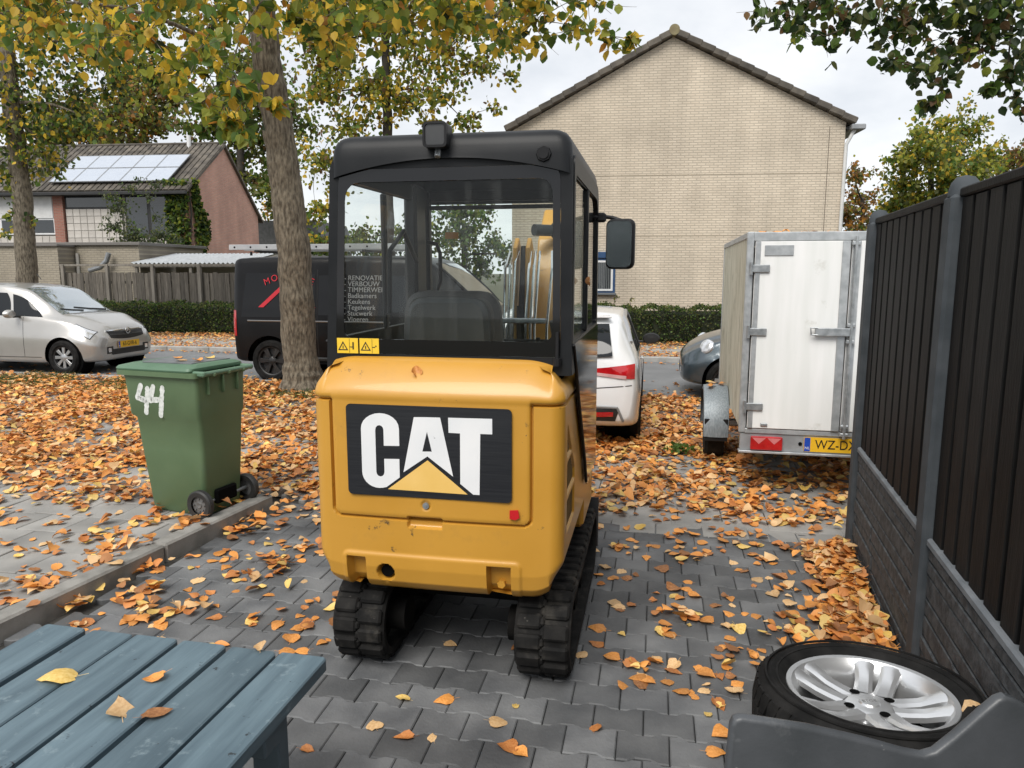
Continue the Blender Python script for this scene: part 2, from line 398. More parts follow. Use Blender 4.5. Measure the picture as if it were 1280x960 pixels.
add_wear(YEL, (.40, .21, .04), .58, .85, 5); add_wear(YEL, (.10, .065, .03), .655, .70, 11); add_wear(YEL, (.09, .07, .05), .70, .73, 40)
CABB = mat('cab_black', (.009, .010, .0115), (.016, .017, .0185), spec=.2, rough=.42, scale=5, bump=.0003, bscale=200)
GLOSSB = mat('gloss_black', (.006, .006, .007), rough=.06)
GLASS = glassmat('cab_glass', (.95, .97, .96), 1.3, dirt=.03)
ex = empty('mini_excavator', (-.146, 3.549, 0), R(-11), 'yellow mini excavator with black cab parked on the dark paved driveway', 'excavator')
HW = .495; HWL = .53
# --- tracks
def stadium(yr, zr, yf, zf, r, n=14):
    p = []
    for k in range(n + 1): a = math.pi * k / n + math.pi / 2; p.append((yr + r * math.cos(a), zr + r * math.sin(a)))
    for k in range(1, 12): t = k / 12; p.append((yr + (yf - yr) * t, zr - r))
    for k in range(n + 1): a = math.pi * k / n - math.pi / 2; p.append((yf + r * math.cos(a), zf + r * math.sin(a)))
    for k in range(1, 12): t = k / 12; p.append((yf + (yr - yf) * t, zr + r - .015 * math.sin(math.pi * t)))
    return p
TRACKM = mat('track_rubber', (.008, .008, .008), (.02, .019, .018), spec=.15, rough=.8, scale=14, bump=.004, bscale=45); add_wear(TRACKM, (.06, .055, .047), .55, .75, 7); add_wear(TRACKM, (.1, .09, .08), .66, .72, 30)
def make_track(sx):
    cx = (.405 if sx > 0 else -.385); w = .23
    path = stadium(-.53, .195, .53, .195, .165); n = len(path); mb = MB(); th = .028
    C = [Vector((0, p[0], p[1])) for p in path]; vs = []; fs = []
    nor = []
    for i in range(n):
        t = (C[(i + 1) % n] - C[i - 1]).normalized(); nor.append(Vector((0, t.z, -t.y)))
    if (C[0] - Vector((0, 0, .195))).dot(nor[0]) < 0: nor = [-v for v in nor]
    prof = [(-w / 2, -th), (-w / 2, -.006), (-w / 2 + .012, .004), (w / 2 - .012, .004), (w / 2, -.006), (w / 2, -th)]
    for i in range(n):
        for (x, d) in prof: vs.append(Vector((cx + x, 0, 0)) + C[i] + nor[i] * d)
    m = len(prof)
    for i in range(n):
        for k in range(m): fs.append((i * m + k, i * m + (k + 1) % m, ((i + 1) % n) * m + (k + 1) % m, ((i + 1) % n) * m + k))
    mb.add(vs, fs)
    # lugs: two staggered columns of chunky blocks round the loop
    seg = [(C[(i + 1) % n] - C[i]).length for i in range(n)]; tot = sum(seg); NL = 40
    def atlen(q):
        q %= tot; i = 0
        while q > seg[i]: q -= seg[i]; i += 1
        f = q / seg[i]; j = (i + 1) % n; return C[i].lerp(C[j], f), nor[i].lerp(nor[j], f).normalized()
    for k in range(NL):
        for side in (-1, 1):
            p, nn = atlen((k + (.5 if side > 0 else 0)) * tot / NL); tt = Vector((1, 0, 0)).cross(nn)
            M = Matrix((Vector((1, 0, 0)), tt, nn)).transposed().to_4x4()
            bx = cx + side * .055
            mb.box(p + nn * .008 + Vector((bx, 0, 0)), (.104, tot / NL * .78, .03), .009, M)
            mb.box(p + nn * .006 + Vector((cx + side * .016, 0, 0)), (.05, tot / NL * .42, .022), .006, M)
    t = mb.build('rubber_track', TRACKM, ex, smooth=30)
    mb = MB(); mb.box((cx, 0, .19), (.13, .98, .12), .02)
    for y in (-.53, .53): mb.cyl((cx - .06, y, .195), (cx + .06, y, .195), .125, 28)
    for y in (-.26, 0, .26): mb.cyl((cx - .07, y, .1), (cx + .07, y, .1), .062, 20)
    mb.cyl((cx - sx * .05, -.50, .195), (cx - sx * .165, -.50, .195), .075, 24)
    mb.build('track_frame', mat('underside_shade_metal', (.004, .004, .004), (.012, .011, .010), spec=.1, rough=.8, scale=12), ex)  # near-black colour stands in for the shade beneath the machine
make_track(-1); make_track(1)
mb = MB().box((0, 0, .27), (.56, .62, .16), .03); mb.cyl((0, 0, .33), (0, 0, .44), .26, 32); mb.box((0, 0, .43), (.8, 1.15, .04), .01); mb.build('undercarriage', MATS['underside_shade_metal'], ex)
# dozer blade at the front
mb = MB(); pr = [(.90, .03), (.93, .02), (.95, .1), (.945, .2), (.97, .32), (.93, .33), (.90, .2)]
mb.prism(pr, -.51, .51, YZ); 
for x in (-.22, .22): mb.box((x, .66, .17), (.06, .56, .07), .01)
mb.build('dozer_blade', mat('blade_black', (.02, .02, .022), (.04, .04, .042), rough=.5), ex)
# --- bodywork: a swept shell with pressed grooves, split into hood and counterweight
path = []                                                   # (x, y, nx, ny)
RC = .06
for k in range(44): path.append((-HWL, .12 - k * (.12 + .75 - RC) / 44, -1, 0))
for k in range(15): a = R(180 + 90 * k / 14); path.append((-HWL + RC + RC * math.cos(a), -.75 + RC + RC * math.sin(a), math.cos(a), math.sin(a)))
NX = 240
for k in range(1, NX): x = -HWL + RC + (HW + HWL - 2 * RC) * k / NX; tq = (x + .025) / (.52 - RC); path.append((x, -.75 - .012 * (1 - tq * tq), .13 * tq ** 5, -1))
for k in range(15): a = R(270 + 90 * k / 14); path.append((HW - RC + RC * math.cos(a), -.75 + RC + RC * math.sin(a), math.cos(a), math.sin(a)))
for k in range(1, 90): path.append((HW, -.75 + RC + k * (.12 + .75 - RC) / 90, 1, 0))
prof = [(.43, .30), (.415, .2), (.408, .12), (.408, .075), (.415, .048), (.43, .03), (.447, .018)]
zz = .455
while zz < 1.20: prof.append((zz, .010 * max(0, 1 - (zz - .455) / .06))); zz += .0055
prof += [(1.205, -.004), (1.215, -.006), (1.23, -.004), (1.245, .003), (1.26, .012), (1.28, .027), (1.30, .044), (1.32, .063), (1.338, .082), (1.352, .104), (1.361, .13), (1.366, .17), (1.369, .24)]
DX0, DX1, DZ0, GZ = -.4446, .372, .722, 1.2
def sd_rbox(x, z, x0, x1, z0, z1, r):
    qx = abs(x - (x0 + x1) / 2) - (x1 - x0) / 2 + r; qz = abs(z - (z0 + z1) / 2) - (z1 - z0) / 2 + r
    return math.hypot(max(qx, 0), max(qz, 0)) + min(max(qx, qz), 0) - r
def hood_sd(x, z):                                         # negative inside the hood: full width on top, door below
    return min(sd_rbox(x, z, DX0, DX1, DZ0, 2.2, .035), GZ - z)
def sm(a, b, t): t = min(max((t - a) / (b - a), 0), 1); return t * t * (3 - 2 * t)
def disp(x, y, nx, ny, z):                                  # inward displacement
    d = 0.0
    g = hood_sd(x, z); d += .02 * (1 - sm(.003, .006, abs(g)))
    if g < 0 and z < 1.2: d += -.003 * sm(.006, .02, -g)
    if ny < -.5:
        b = sd_rbox(x, z, -.415, .335, .30, .575, .03); d += -.007 * (1 - sm(-.012, .004, b)) * (1 if z > .40 else 0)
        for (x0, x1) in ((-.392, -.312), (.195, .29)):
            q = sd_rbox(x, z, x0, x1, .36, .552, .008); d += .055 * (1 - sm(-.006, .0015, q))
        q = math.hypot(x + .226, z - .492) - .036; d += .05 * (1 - sm(-.006, .003, q))
        q = sd_rbox(x, z, -.13, .015, .688, .735, .006); d += .02 * (1 - sm(-.006, .002, q))
        q = math.hypot(x + .05, z - .785) - .021; d += .006 * (1 - sm(-.006, .002, q))
        q = sd_rbox(x, z, -.41, .345, .655, .668, .003); d += .0
    if nx > .5 and z < 1.2:                                # side louvres
        zt = 1.1 - (y + .62) * .9
        for k in range(3):
            za = .66 + k * .155; q = sd_rbox(y, z, -.63, -.36, za, za + .135, .012); d += .014 * (1 - sm(-.008, .002, max(q, (z - zt) * .7)))
    return d
cols = len(path); V = []
for (z, off) in prof:
    for (x, y, nx, ny) in path:
        side = abs(nx) if abs(nx) > .2 else 0; ex_off = off
        if z < .56: ex_off += side * .085 * ((.56 - z) / .15) ** 2
        if ny < -.5 or side < .99:
            corner = max(0, abs(x) - (HW - .16)) / .16
            if z < .54: ex_off += (1 - side) * 0
        if z > 1.2: ex_off = off * (1 - .6 * side)
        d = disp(x, y, nx, ny, z) + ex_off
        zb = z
        if z < .6: zb = z + .10 * max(0, (abs(x - nx * d + .025) - .385) / .135) ** 2.2 * (.6 - z) / .19
        if z > 1.2: zb = z - .045 * max(0, (abs(x - nx * d + .025) - .35) / .17) ** 2 * sm(1.2, 1.36, z)
        if side > .2: zb -= .028 * side * sm(1.26, 1.36, z)
        V.append((x - nx * d, y - ny * d, zb))
cw, hd, gr = [], [], []
for i in range(len(prof) - 1):
    for j in range(cols - 1):
        zc = (prof[i][0] + prof[i + 1][0]) / 2; a, b = path[j], path[j + 1]; xc = (a[0] + b[0]) / 2
        f = (i * cols + j, i * cols + j + 1, (i + 1) * cols + j + 1, (i + 1) * cols + j)
        (hd if hood_sd(xc, zc) < 0 else cw).append(f)
def submesh(name, faces, m):
    us = sorted({i for f in faces for i in f}); mp = {v: k for k, v in enumerate(us)}
    mb = MB(); mb.add([V[i] for i in us], [tuple(mp[i] for i in f) for f in faces]); return mb.build(name, m, ex, smooth=50)
cwo = submesh('counterweight', cw, YEL); hdo = submesh('engine_hood', hd, YEL)
mb = MB(); mb.box((0, -.2, .9), (.93, .9, .9), .05); mb.build('engine_bay', DARK, ex)
MB().box((-.02, -.40, 1.352), (.62, .44, .02), 0).build('hood_top', YEL, ex, smooth=0)
# sill along both sides
for sx in (-1, 1):
    MB().box((sx * .448, .36, .54), (.09, .5, .24), .02).build('side_sill', YEL, ex)
# louvre mesh behind the side openings
mb = MB()
for k in range(3):
    za = .665 + k * .155
    for q in range(14): mb.box((HW - .011, -.62 + q * .0195, za + .06), (.004, .006, .12), 0)
mb.build('vent_mesh', mat('vent_brown', (.14, .09, .03), (.2, .13, .045), rough=.7), ex, smooth=0)
mb = MB().cyl((-.226, -.70, .492), (-.226, -.742, .492), .026, 24); mb.build('exhaust_pipe', DARK, ex)
mb = MB().cyl((-.05, -.752, .785), (-.05, -.768, .785), .013, 20); mb.cyl((-.05, -.767, .785), (-.05, -.770, .785), .006, 12); mb.build('hood_lock', STEEL, ex)
mb = MB().cyl((.245, -.69, .462), (.245, -.722, .462), .017, 6); mb.build('bolt', MATS['excavator_yellow'], ex, smooth=0)
# --- logo plate: black field, white letters, yellow triangle
LBK = mat('decal_black', (.008, .009, .012), (.016, .017, .02), rough=.4, scale=3, stretch=(2, 1, 60)); add_wear(LBK, (.3, .3, .3), .70, .74, 6)
LWH = mat('decal_white', (.72, .73, .74), (.78, .78, .78), rough=.45); add_wear(LWH, (.2, .2, .2), .68, .73, 11)
LYE = mat('decal_yellow', (.75, .47, .12), (.8, .52, .16), rough=.45)
def dq(zx, zy):                                            # zoomed picture coordinates of the plate -> (x, z)
    u = (zx - 158) / 585.0; top = 232 + 18 * u; bot = 577 + 23 * u; t = (zy - top) / (bot - top)
    return (-.372 + u * .669, 1.186 - t * .368)
def plate(name, pts, m, parent, d, raw=False):
    P = pts if raw else [dq(*p) for p in pts]
    a = sum(P[i][0] * P[(i + 1) % len(P)][1] - P[(i + 1) % len(P)][0] * P[i][1] for i in range(len(P)))
    if a < 0: P = P[::-1]
    mb = MB(); bmx = bmesh.new(); vs = [bmx.verts.new((p[0], -.7695 - d - .004 * 0, p[1])) for p in P]; f = bmx.faces.new(vs)
    r = bmesh.ops.extrude_face_region(bmx, geom=[f]); bmesh.ops.translate(bmx, verts=[e for e in r['geom'] if isinstance(e, bmesh.types.BMVert)], vec=(0, .004 + d * .5, 0))
    bmesh.ops.triangulate(bmx, faces=bmx.faces[:]); bmesh.ops.recalc_face_normals(bmx, faces=bmx.faces[:])
    me = bpy.data.meshes.new(name); bmx.to_mesh(me); bmx.free(); me.materials.append(m); return link(name, me, parent)
pl = plate('logo_plate', rrect(-.372, .818, .297, 1.186, .018), LBK, ex, 0, raw=True)
def arc(cx, cy, rx, ry, a0, a1, n=8): return [(cx + rx * math.cos(R(a0 + (a1 - a0) * k / n)), cy + ry * math.sin(R(a0 + (a1 - a0) * k / n))) for k in range(n + 1)]
Cp = [(350, 390), (350, 330)] + arc(281, 325, 69, 58, 0, -180, 12) + [(212, 490)] + arc(275, 490, 63, 62, 180, 80, 8) + [(300, 548), (349, 510), (349, 440), (294, 440), (294, 490)] + arc(279, 490, 15, 18, 0, 180, 6) + [(264, 330)] + arc(279, 330, 15, 18, 180, 360, 6) + [(294, 390)]
plate('letter_c', Cp, LWH, pl, .0015)
Ap = [(404, 281), (497, 282), (540, 503), (451, 428), (363, 490)]
bmA = [(404, 281), (450.5, 281.5), (450, 335), (432, 410), (450, 410), (450, 428), (363, 490)]
plate('letter_a', [(404, 281), (450, 281), (450, 335), (432, 410), (450, 410), (450, 428), (363, 490)], LWH, pl, .0015)
plate('letter_a', [(450, 281), (497, 282), (540, 503), (450, 428), (450, 410), (466, 410), (450, 335)], LWH, pl, .0015)
plate('letter_t', [(525, 282), (677, 285), (677, 342), (636, 341), (632, 571), (610, 570), (565, 530), (566, 340), (526, 338)], LWH, pl, .0015)
plate('logo_triangle', [(450, 443), (590, 570), (305, 556)], LYE, pl, .0015)
plate('red_sticker', [(736, 628), (765, 626), (770, 655), (756, 664), (736, 660)], mat('red_paint', (.5, .01, .015), rough=.4), ex, .0015)
# --- cab
def xz_frame(outer, inner, y0, y1): return outer, inner, y0, y1
def cab_x(side, z):                                        # outer cab face
    t = min(max((z - 1.3) / .8, 0), 1)
    return (-.51 + .045 * t) if side < 0 else (.506 - .004 * t)
def roundpoly(P, r, n=5):
    o = []; N = len(P)
    for i in range(N):
        p = Vector(P[i]); a = (Vector(P[i - 1]) - p); b = (Vector(P[(i + 1) % N]) - p); ri = r[i] if isinstance(r, (list, tuple)) else r
        ri = min(ri, a.length * .45, b.length * .45); a.normalize(); b.normalize(); p0 = p + a * ri; p1 = p + b * ri
        for k in range(n + 1): t = k / n; q = p0 * (1 - t) ** 2 + p * 2 * t * (1 - t) + p1 * t * t; o.append((q.x, q.y))
    return o
outer = roundpoly([(.507, 1.30), (.502, 2.16), (-.465, 2.16), (-.51, 1.30)], [.01, .07, .07, .01])
inner0 = roundpoly([(.462, 1.37), (.458, 2.10), (-.432, 2.10), (-.468, 1.37)], [.02, .06, .06, .02])
MB().ring(outer, inner0, .585, .63, XZ).build('rear_frame', CABB, ex, smooth=30)
# arched brow over the rear window
brow = []
for k in range(25):
    x = -.46 + .95 * k / 24; t = (x - .015) / .475; brow.append((x, 2.035 + .085 * (1 - t * t)))
poly = [(-.463, 2.17)] + brow + [(.497, 2.17)]

inner = roundpoly([(.432, 1.43), (.428, 2.05), (-.405, 2.05), (-.432, 1.43)], [.05, .06, .07, .05])
MB().ring(roundpoly([(.461, 1.372), (.457, 2.099), (-.431, 2.099), (-.467, 1.372)], [.02, .06, .06, .02]), inner, .626, .631, XZ).build('window_border', GLOSSB, ex, smooth=30)
MB().prism(inner0, .618, .6235, XZ).build('rear_window', GLASS, ex, smooth=0)
# roof shell
def roof_ring(off, z):
    P = roundpoly([(.502 - off, -.648 + off), (.502 - off, .60 - off * .6), (-.462 + off, .60 - off * .6), (-.462 + off, -.648 + off)], .05, 6); P = P[:]
    k = 3 * 7 + 6                                          # densify the rear edge so that the arch shows
    a, b = P[-1], P[0]; P = P + [(a[0] + (b[0] - a[0]) * t / 24, a[1]) for t in range(1, 24)]; return [(x, y, z) for x, y in P]
rv = []; lv = [(0, 2.07), (.002, 2.14), (.006, 2.175), (.014, 2.2), (.028, 2.218), (.05, 2.23), (.08, 2.236), (.12, 2.24), (.2, 2.243)]
for (o_, z) in lv:
    for (x, y, z_) in roof_ring(o_, z):
        if z < 2.1 and y < -.5: tq = min(abs(x - .018) / .485, 1); z_ = 2.062 + .07 * (1 - tq * tq)
        rv.append((x, y, z_))
n = len(roof_ring(0, 0)); fs = [(k * n + i, k * n + (i + 1) % n, (k + 1) * n + (i + 1) % n, (k + 1) * n + i) for k in range(len(lv) - 1) for i in range(n)]
fs.append(tuple((len(lv) - 1) * n + i for i in range(n)))
MB().add(rv, fs).build('roof', CABB, ex, smooth=60)
# side frames, glass and pillars
def yz_pts(P): return P
for sx in (-1, 1):
    x = .504 if sx > 0 else -.487
    o2 = roundpoly([(-.62, 1.30), (.60, 1.30), (.57, 2.14), (-.60, 2.14)], [.01, .03, .12, .04]); i2 = roundpoly([(-.575, 1.43), (.555, 1.43), (.53, 2.07), (-.56, 2.07)], [.03, .03, .11, .04])
    LM = Matrix.Identity(4)
    if sx < 0: LM = Matrix(((1, 0, .0655, -.5115 + .0 + .487 - 1.3 * .0655), (0, 1, 0, 0), (0, 0, 1, 0), (0, 0, 0, 1)))
    MB().ring(o2, i2, x - (.03 if sx > 0 else 0), x + (.004 if sx > 0 else .03), LM @ YZ).build('side_frame', CABB, ex, smooth=30)
    MB().prism(i2, x - sx * .009 - .005, x - sx * .009, LM @ YZ).build('side_window', GLASS if sx > 0 else glassmat('door_glass', (.97, .98, .98), 1.1), ex, smooth=0)
    MB().box(LM @ Vector((x - sx * .006, -.02, 1.75)), (.022, .04, .64), .006).build('window_bar', CABB, ex)
    MB().box(LM @ Vector((x - sx * .035, .56, 1.72)), (.055, .06, .84), .012).build('front_pillar', CABB, ex)
# thick door pillar on the left and its grab handle
MB().box((-.445, .36, 1.72), (.07, .17, .86), .015).build('door_pillar', CABB, ex)
MB().tube([(-.40, .42, 1.86), (-.35, .43, 1.85), (-.33, .43, 1.8), (-.33, .43, 1.65), (-.35, .43, 1.6), (-.40, .42, 1.59)], .011).build('grab_handle', BLACKP, ex)
MB().tube([(-.43, -.1, 1.5), (-.42, -.1, 1.8), (-.42, .1, 1.9), (-.42, .3, 1.75)], .012).build('door_rail', CABB, ex)
# front frame bars and windscreen
for (y_, z_, sy_, sz_) in ((.575, 2.115, .04, .06), (.56, 2.05, .03, .022), (.575, 1.30, .04, .06)): MB().box((.015, y_, z_), (.93, sy_, sz_), .008).build('front_bar', CABB, ex)
MB().box((.015, .583, 1.70), (.9, .005, .76)).build('windscreen', GLASS, ex, smooth=0)
MB().box((-.30, .56, 1.90), (.075, .002, .035)).build('warning_label', mat('orange_label', (.75, .3, .02), rough=.5), ex, smooth=0)
# lower side panel: dark glossy glass, cut along the curved engine cover
for sx in (-1, 1):
    P = [(-.615, 1.42), (-.50, 1.30), (-.38, 1.16), (-.2, .97), (-.06, .82), (.03, .69), (.09, .66), (.595, .66), (.595, 1.42)]
    MB().prism(P, sx * .508 - .004, sx * .508 + .004, YZ).build('lower_side_glass', GLOSSB, ex, smooth=0)
    MB().tube([(sx * .512, y, z) for y, z in P[:6]], .007, 6).build('rubber_seal', BLACKP, ex)
# seat and interior
mb = MB(); mb.prism(roundpoly([(-.305, 1.2), (.115, 1.2), (.085, 1.585), (-.275, 1.585)], [.02, .02, .08, .08]), .20, .285, XZ, ch=.02)
mb.build('seat_back', mat('seat_shell', (.022, .025, .027), (.034, .037, .039), spec=.25, rough=.55), ex)
MB().prism(roundpoly([(-.34, 1.2), (.15, 1.2), (.125, 1.615), (-.315, 1.615)], [.02, .02, .1, .1]), .12, .215, XZ, ch=.025).build('seat_cushion', mat('seat_vinyl', (.012, .012, .012), (.022, .022, .022), rough=.6), ex)
MB().box((-.09, .05, 1.15), (.5, .45, .14), .04).build('seat_base', MATS['seat_vinyl'], ex)
for sx in (-1, 1):
    mb = MB().box((sx * .33, -.05, 1.24), (.12, .5, .1), .02); mb.tube([(sx * .33, .15, 1.25), (sx * .33, .17, 1.38), (sx * .33, .15, 1.46)], [.02, .012, .024]); mb.build('control_console', BLACKP, ex)
MB().box((0, .1, .95), (.98, 1.0, .06), .01).build('cab_floor', BLACKP, ex)
mb = MB().tube([(.2, .45, 1.0), (.2, .47, 1.35)], .012); mb.tube([(.28, .45, 1.0), (.28, .47, 1.35)], .012); mb.build('travel_lever', BLACKP, ex)
# latch rod on the right rear post
mb = MB().tube([(.452, -.64, 1.47), (.452, -.645, 1.36)], .008); mb.tube([(.452, -.645, 1.37), (.452, -.645, 1.34)], .017); mb.build('window_latch', BLACKP, ex)
# roof lamp
mb = MB(); lx = -.014
mb.prism(rrect(lx - .047, 2.165, lx + .047, 2.259, .016), .60, .685, XZ, ch=.008); lamp = mb.build('work_lamp', BLACKP, ex)
MB().ring(rrect(lx - .047, 2.165, lx + .047, 2.259, .016), rrect(lx - .038, 2.174, lx + .038, 2.25, .012), .684, .692, XZ).build('lamp_rim', BLACKP, lamp)
MB().prism(rrect(lx - .037, 2.175, lx + .037, 2.249, .01), .683, .687, XZ).build('lamp_lens', mat('lamp_lens', (.035, .035, .036), (.06, .06, .06), rough=.12), lamp)
MB().cyl((lx, -.64, 2.17), (lx, -.655, 2.135), .012, 12).build('lamp_stalk', STEEL, lamp)
# knob and plug holes on the brow
mb = MB().cyl((.395, -.625, 2.135), (.395, -.662, 2.135), .019, 14); mb.lathe([(0, .03), (.027, .03), (.03, .022), (.027, .012), (0, .012)], 8, Matrix.Translation((.395, -.625, 2.135)) @ Matrix.Rotation(R(90), 4, 'X')); mb.build('antenna_plug', BLACKP, ex)
for (x, z, r_) in ((.275, 2.147, .004), (.318, 2.147, .004), (.303, 2.127, .008)): MB().cyl((x, -.63, z), (x, -.642 - r_ * .5, z), r_, 10).build('plug', GLOSSB, ex)
# warning stickers under the window
STY = mat('sticker_yellow', (.78, .5, .02), (.82, .56, .05), rough=.45)
for k, (x0, x1) in enumerate(((-.462, -.367), (-.364, -.277))):
    st_ = MB().box(((x0 + x1) / 2, -.6335, 1.402), (x1 - x0 - .004, .002, .062)).build('warning_sticker', STY, ex, smooth=0)
    mb = MB(); xa = x0 + .028; y_ = -.6352
    o_ = [(xa - .022, 1.383), (xa + .022, 1.383), (xa, 1.42)]; i_ = [(xa - .015, 1.387), (xa + .015, 1.387), (xa, 1.412)]
    mb.ring(o_, i_, .6348, .6353, XZ); mb.box((xa, y_, 1.396), (.004, .0006, .012)); mb.box((x0 + .056, y_, 1.402), (.0012, .0006, .058))
    mb.box((x0 + .072, y_, 1.402), (.006, .0006, .03 if k == 0 else .004)); mb.box((x0 + .063, y_, 1.397), (.012, .0006, .003)); mb.build('pictogram', mat('print_black', (.01, .01, .01), rough=.5), st_, smooth=0)
# mirror on its arm
MB().tube([(.49, .52, 1.985), (.53, .55, 1.99), (.58, .56, 1.985), (.625, .555, 1.97), (.635, .55, 1.96)], .011).build('mirror_arm', BLACKP, ex)
MB().box((.525, .545, 1.985), (.05, .05, .05), .01).build('arm_clamp', BLACKP, ex)
mir = MB(); MM = Matrix.Translation((.635, .55, 1.845)) @ Matrix.Rotation(R(-14), 4, 'Z')
mir.prism(rrect(-.077, -.13, .077, .13, .035), 0, .05, MM @ XZ, ch=.016); mo = mir.build('mirror', BLACKP, ex)
MB().prism(rrect(-.067, -.12, .067, .12, .03), .0495, .052, MM @ XZ).build('mirror_glass', mat('mirror_dark', (.07, .075, .08), (.10, .105, .11), rough=.04, metal=1), mo, smooth=0)  # dark tint stands in for dark surroundings mirrored in the glass
# boom in front of the cab with its pipes
bm_ = MB(); P = [(.62, .55), (.86, .55), (1.02, 1.1), (1.28, 1.75), (1.5, 2.02), (1.4, 2.1), (1.15, 1.9), (.88, 1.25)]
bm_.prism(P, .09, .225, YZ, ch=.01); bo = bm_.build('boom', YEL, ex, smooth=20)
mb = MB()
for x in (.0, .075): mb.prism([(.80, 1.05), (.92, 1.05), (1.0, 1.84), (.93, 1.9), (.86, 1.84)], x - .013, x + .013, YZ, ch=.004)
mb.build('cylinder_bracket', YEL, bo, smooth=20)
mb = MB().tube([(.037, .84, .8), (.037, .88, 1.5)], .036, 16); mb.tube([(.037, .88, 1.5), (.037, .96, 1.85)], .02, 14); mb.build('boom_cylinder', BLACKP, bo)
for k, (x, yo) in enumerate(((-.055, .78), (-.03, .78), (.0, .77), (.075, .77), (.10, .78), (.125, .78), (.20, .77))):
    MB().tube([(x, yo, .7), (x, yo + .02, 1.38), (x + .004 * k, yo + .06, 1.72 + .02 * (k % 3)), (x + .01, yo + .16, 1.82)], .008, 8).build('hydraulic_pipe', CHROME, bo)
MB().box((.06, .765, 1.42), (.28, .035, .03), .006).build('pipe_clamp', STEEL, bo)
mb = MB(); mb.prism(rrect(.18, 1.9, .32, 2.0, .03), -1.18, -1.05, XZ, ch=.02); mb.cyl((.09, 1.0, 1.95), (.2, 1.1, 1.95), .035, 16); mb.build('boom_lamp', BLACKP, bo)
mb = MB(); mb.prism([(1.4, 2.05), (1.5, 2.0), (1.72, 1.2), (1.7, .55), (1.6, .5), (1.55, 1.2)], .15, .25, YZ, ch=.01); mb.build('arm', YEL, ex, smooth=20)
mb = MB(); pts = [(1.55, .55), (1.75, .55), (1.8, .3), (1.7, .12), (1.5, .1), (1.35, .22), (1.4, .25), (1.55, .18), (1.66, .3)]
mb.prism(pts, 0, .4, YZ, ch=.005); mb.build('bucket', MATS['blade_black'], ex, smooth=20)
# ------------------------------------------------------------------ right-hand fence
FA = R(15.9); FD = Vector((math.sin(FA), math.cos(FA), 0)); FN = Vector((math.cos(FA), -math.sin(FA), 0))
POSTM = mat('fence_post_grey', (.045, .053, .06), (.07, .079, .087), rough=.75, spec=.3, scale=8, bump=.001, bscale=120)
SLATM = mat('dark_stained_wood', (.006, .006, .0063), (.0135, .0128, .0122), spec=.15, rough=.6, scale=5, stretch=(9, 9, 1), bump=.002, bscale=16, island=.3)
PANM = mat('anthracite_concrete', (.03, .034, .038), (.085, .092, .098), rough=.75, scale=26, bump=.008, bscale=75, detail=8, contrast=(.38, .66))
CAPM = mat('concrete_cap', (.13, .145, .16), (.19, .205, .22), rough=.8, scale=9, bump=.001, bscale=100)
fence = empty('garden_fence', (1.668, 2.787, 0), math.pi / 2 - FA, 'dark garden fence of vertical boards above anthracite concrete panels', 'fence')
BAY = 1.57
# local frame: +x runs away from the camera along the fence, -y is its outer side... (y > 0 is the driveway side)
def post(x):
    mb = MB(); w = .055
    P = [(-w, -w), (w, -w), (w, w), (-w, w)]; mb.box((x, 0, .98), (2 * w, 2 * w, 2.0), .012)
    mb.lathe([(.055, 1.975), (.053, 2.0), (.046, 2.025), (.03, 2.045), (.0, 2.052)], 20, Matrix.Translation((x, 0, 0)))
    mb.build('post', POSTM, fence)
for k in (-2, -1, 0, 1): post(k * BAY)
def bay(x0):
    xa, xb = x0 + .055, x0 + BAY - .055; Lb = xb - xa
    pan = MB().box(((xa + xb) / 2, 0, .31), (Lb, .036, .66), 0).build('concrete_panel', PANM, fence)
    z = .0; rows = [.075, .055, .09, .06, .085, .07, .095, .06, .05]
    for h in rows:
        x = xa; first = True
        while x < xb - .02:
            l = random.uniform(.8, 1.7); l = min(l, xb - x)
            if xb - x - l < .15: l = xb - x
            dpt = random.uniform(.008, .017)
            for sd_ in (1, -1): MB().box((x + l / 2, sd_ * (.018 + dpt / 2), z + h / 2), (l - .003, dpt, h - .007), .005).build('stone_strip', PANM, pan, smooth=0)
            x += l
        z += h
    MB().box(((xa + xb) / 2, 0, .66), (Lb, .078, .035), .008).build('panel_cap', CAPM, fence)
    n = 10; u = Lb / n
    for i in range(n):
        if i: MB().box((xa + u * i, -.008, 1.32), (u * .5, .019, 1.28), .003).build('slat', SLATM, fence, smooth=0)
        sl = MB().box((xa + u * (i + .5), .013, 1.32), (u * .80, .019, 1.29 + random.uniform(-.004, .004)), .003).build('slat', SLATM, fence, smooth=0)
    MB().box(((xa + xb) / 2, 0, 1.985), (Lb, .062, .034), .006).build('top_rail', SLATM, fence)
    for zz_ in (.9, 1.75): MB().box(((xa + xb) / 2, -.034, zz_), (Lb, .026, .06), .004).build('rail', SLATM, fence)
for k in (-2, -1, 0): bay(k * BAY)
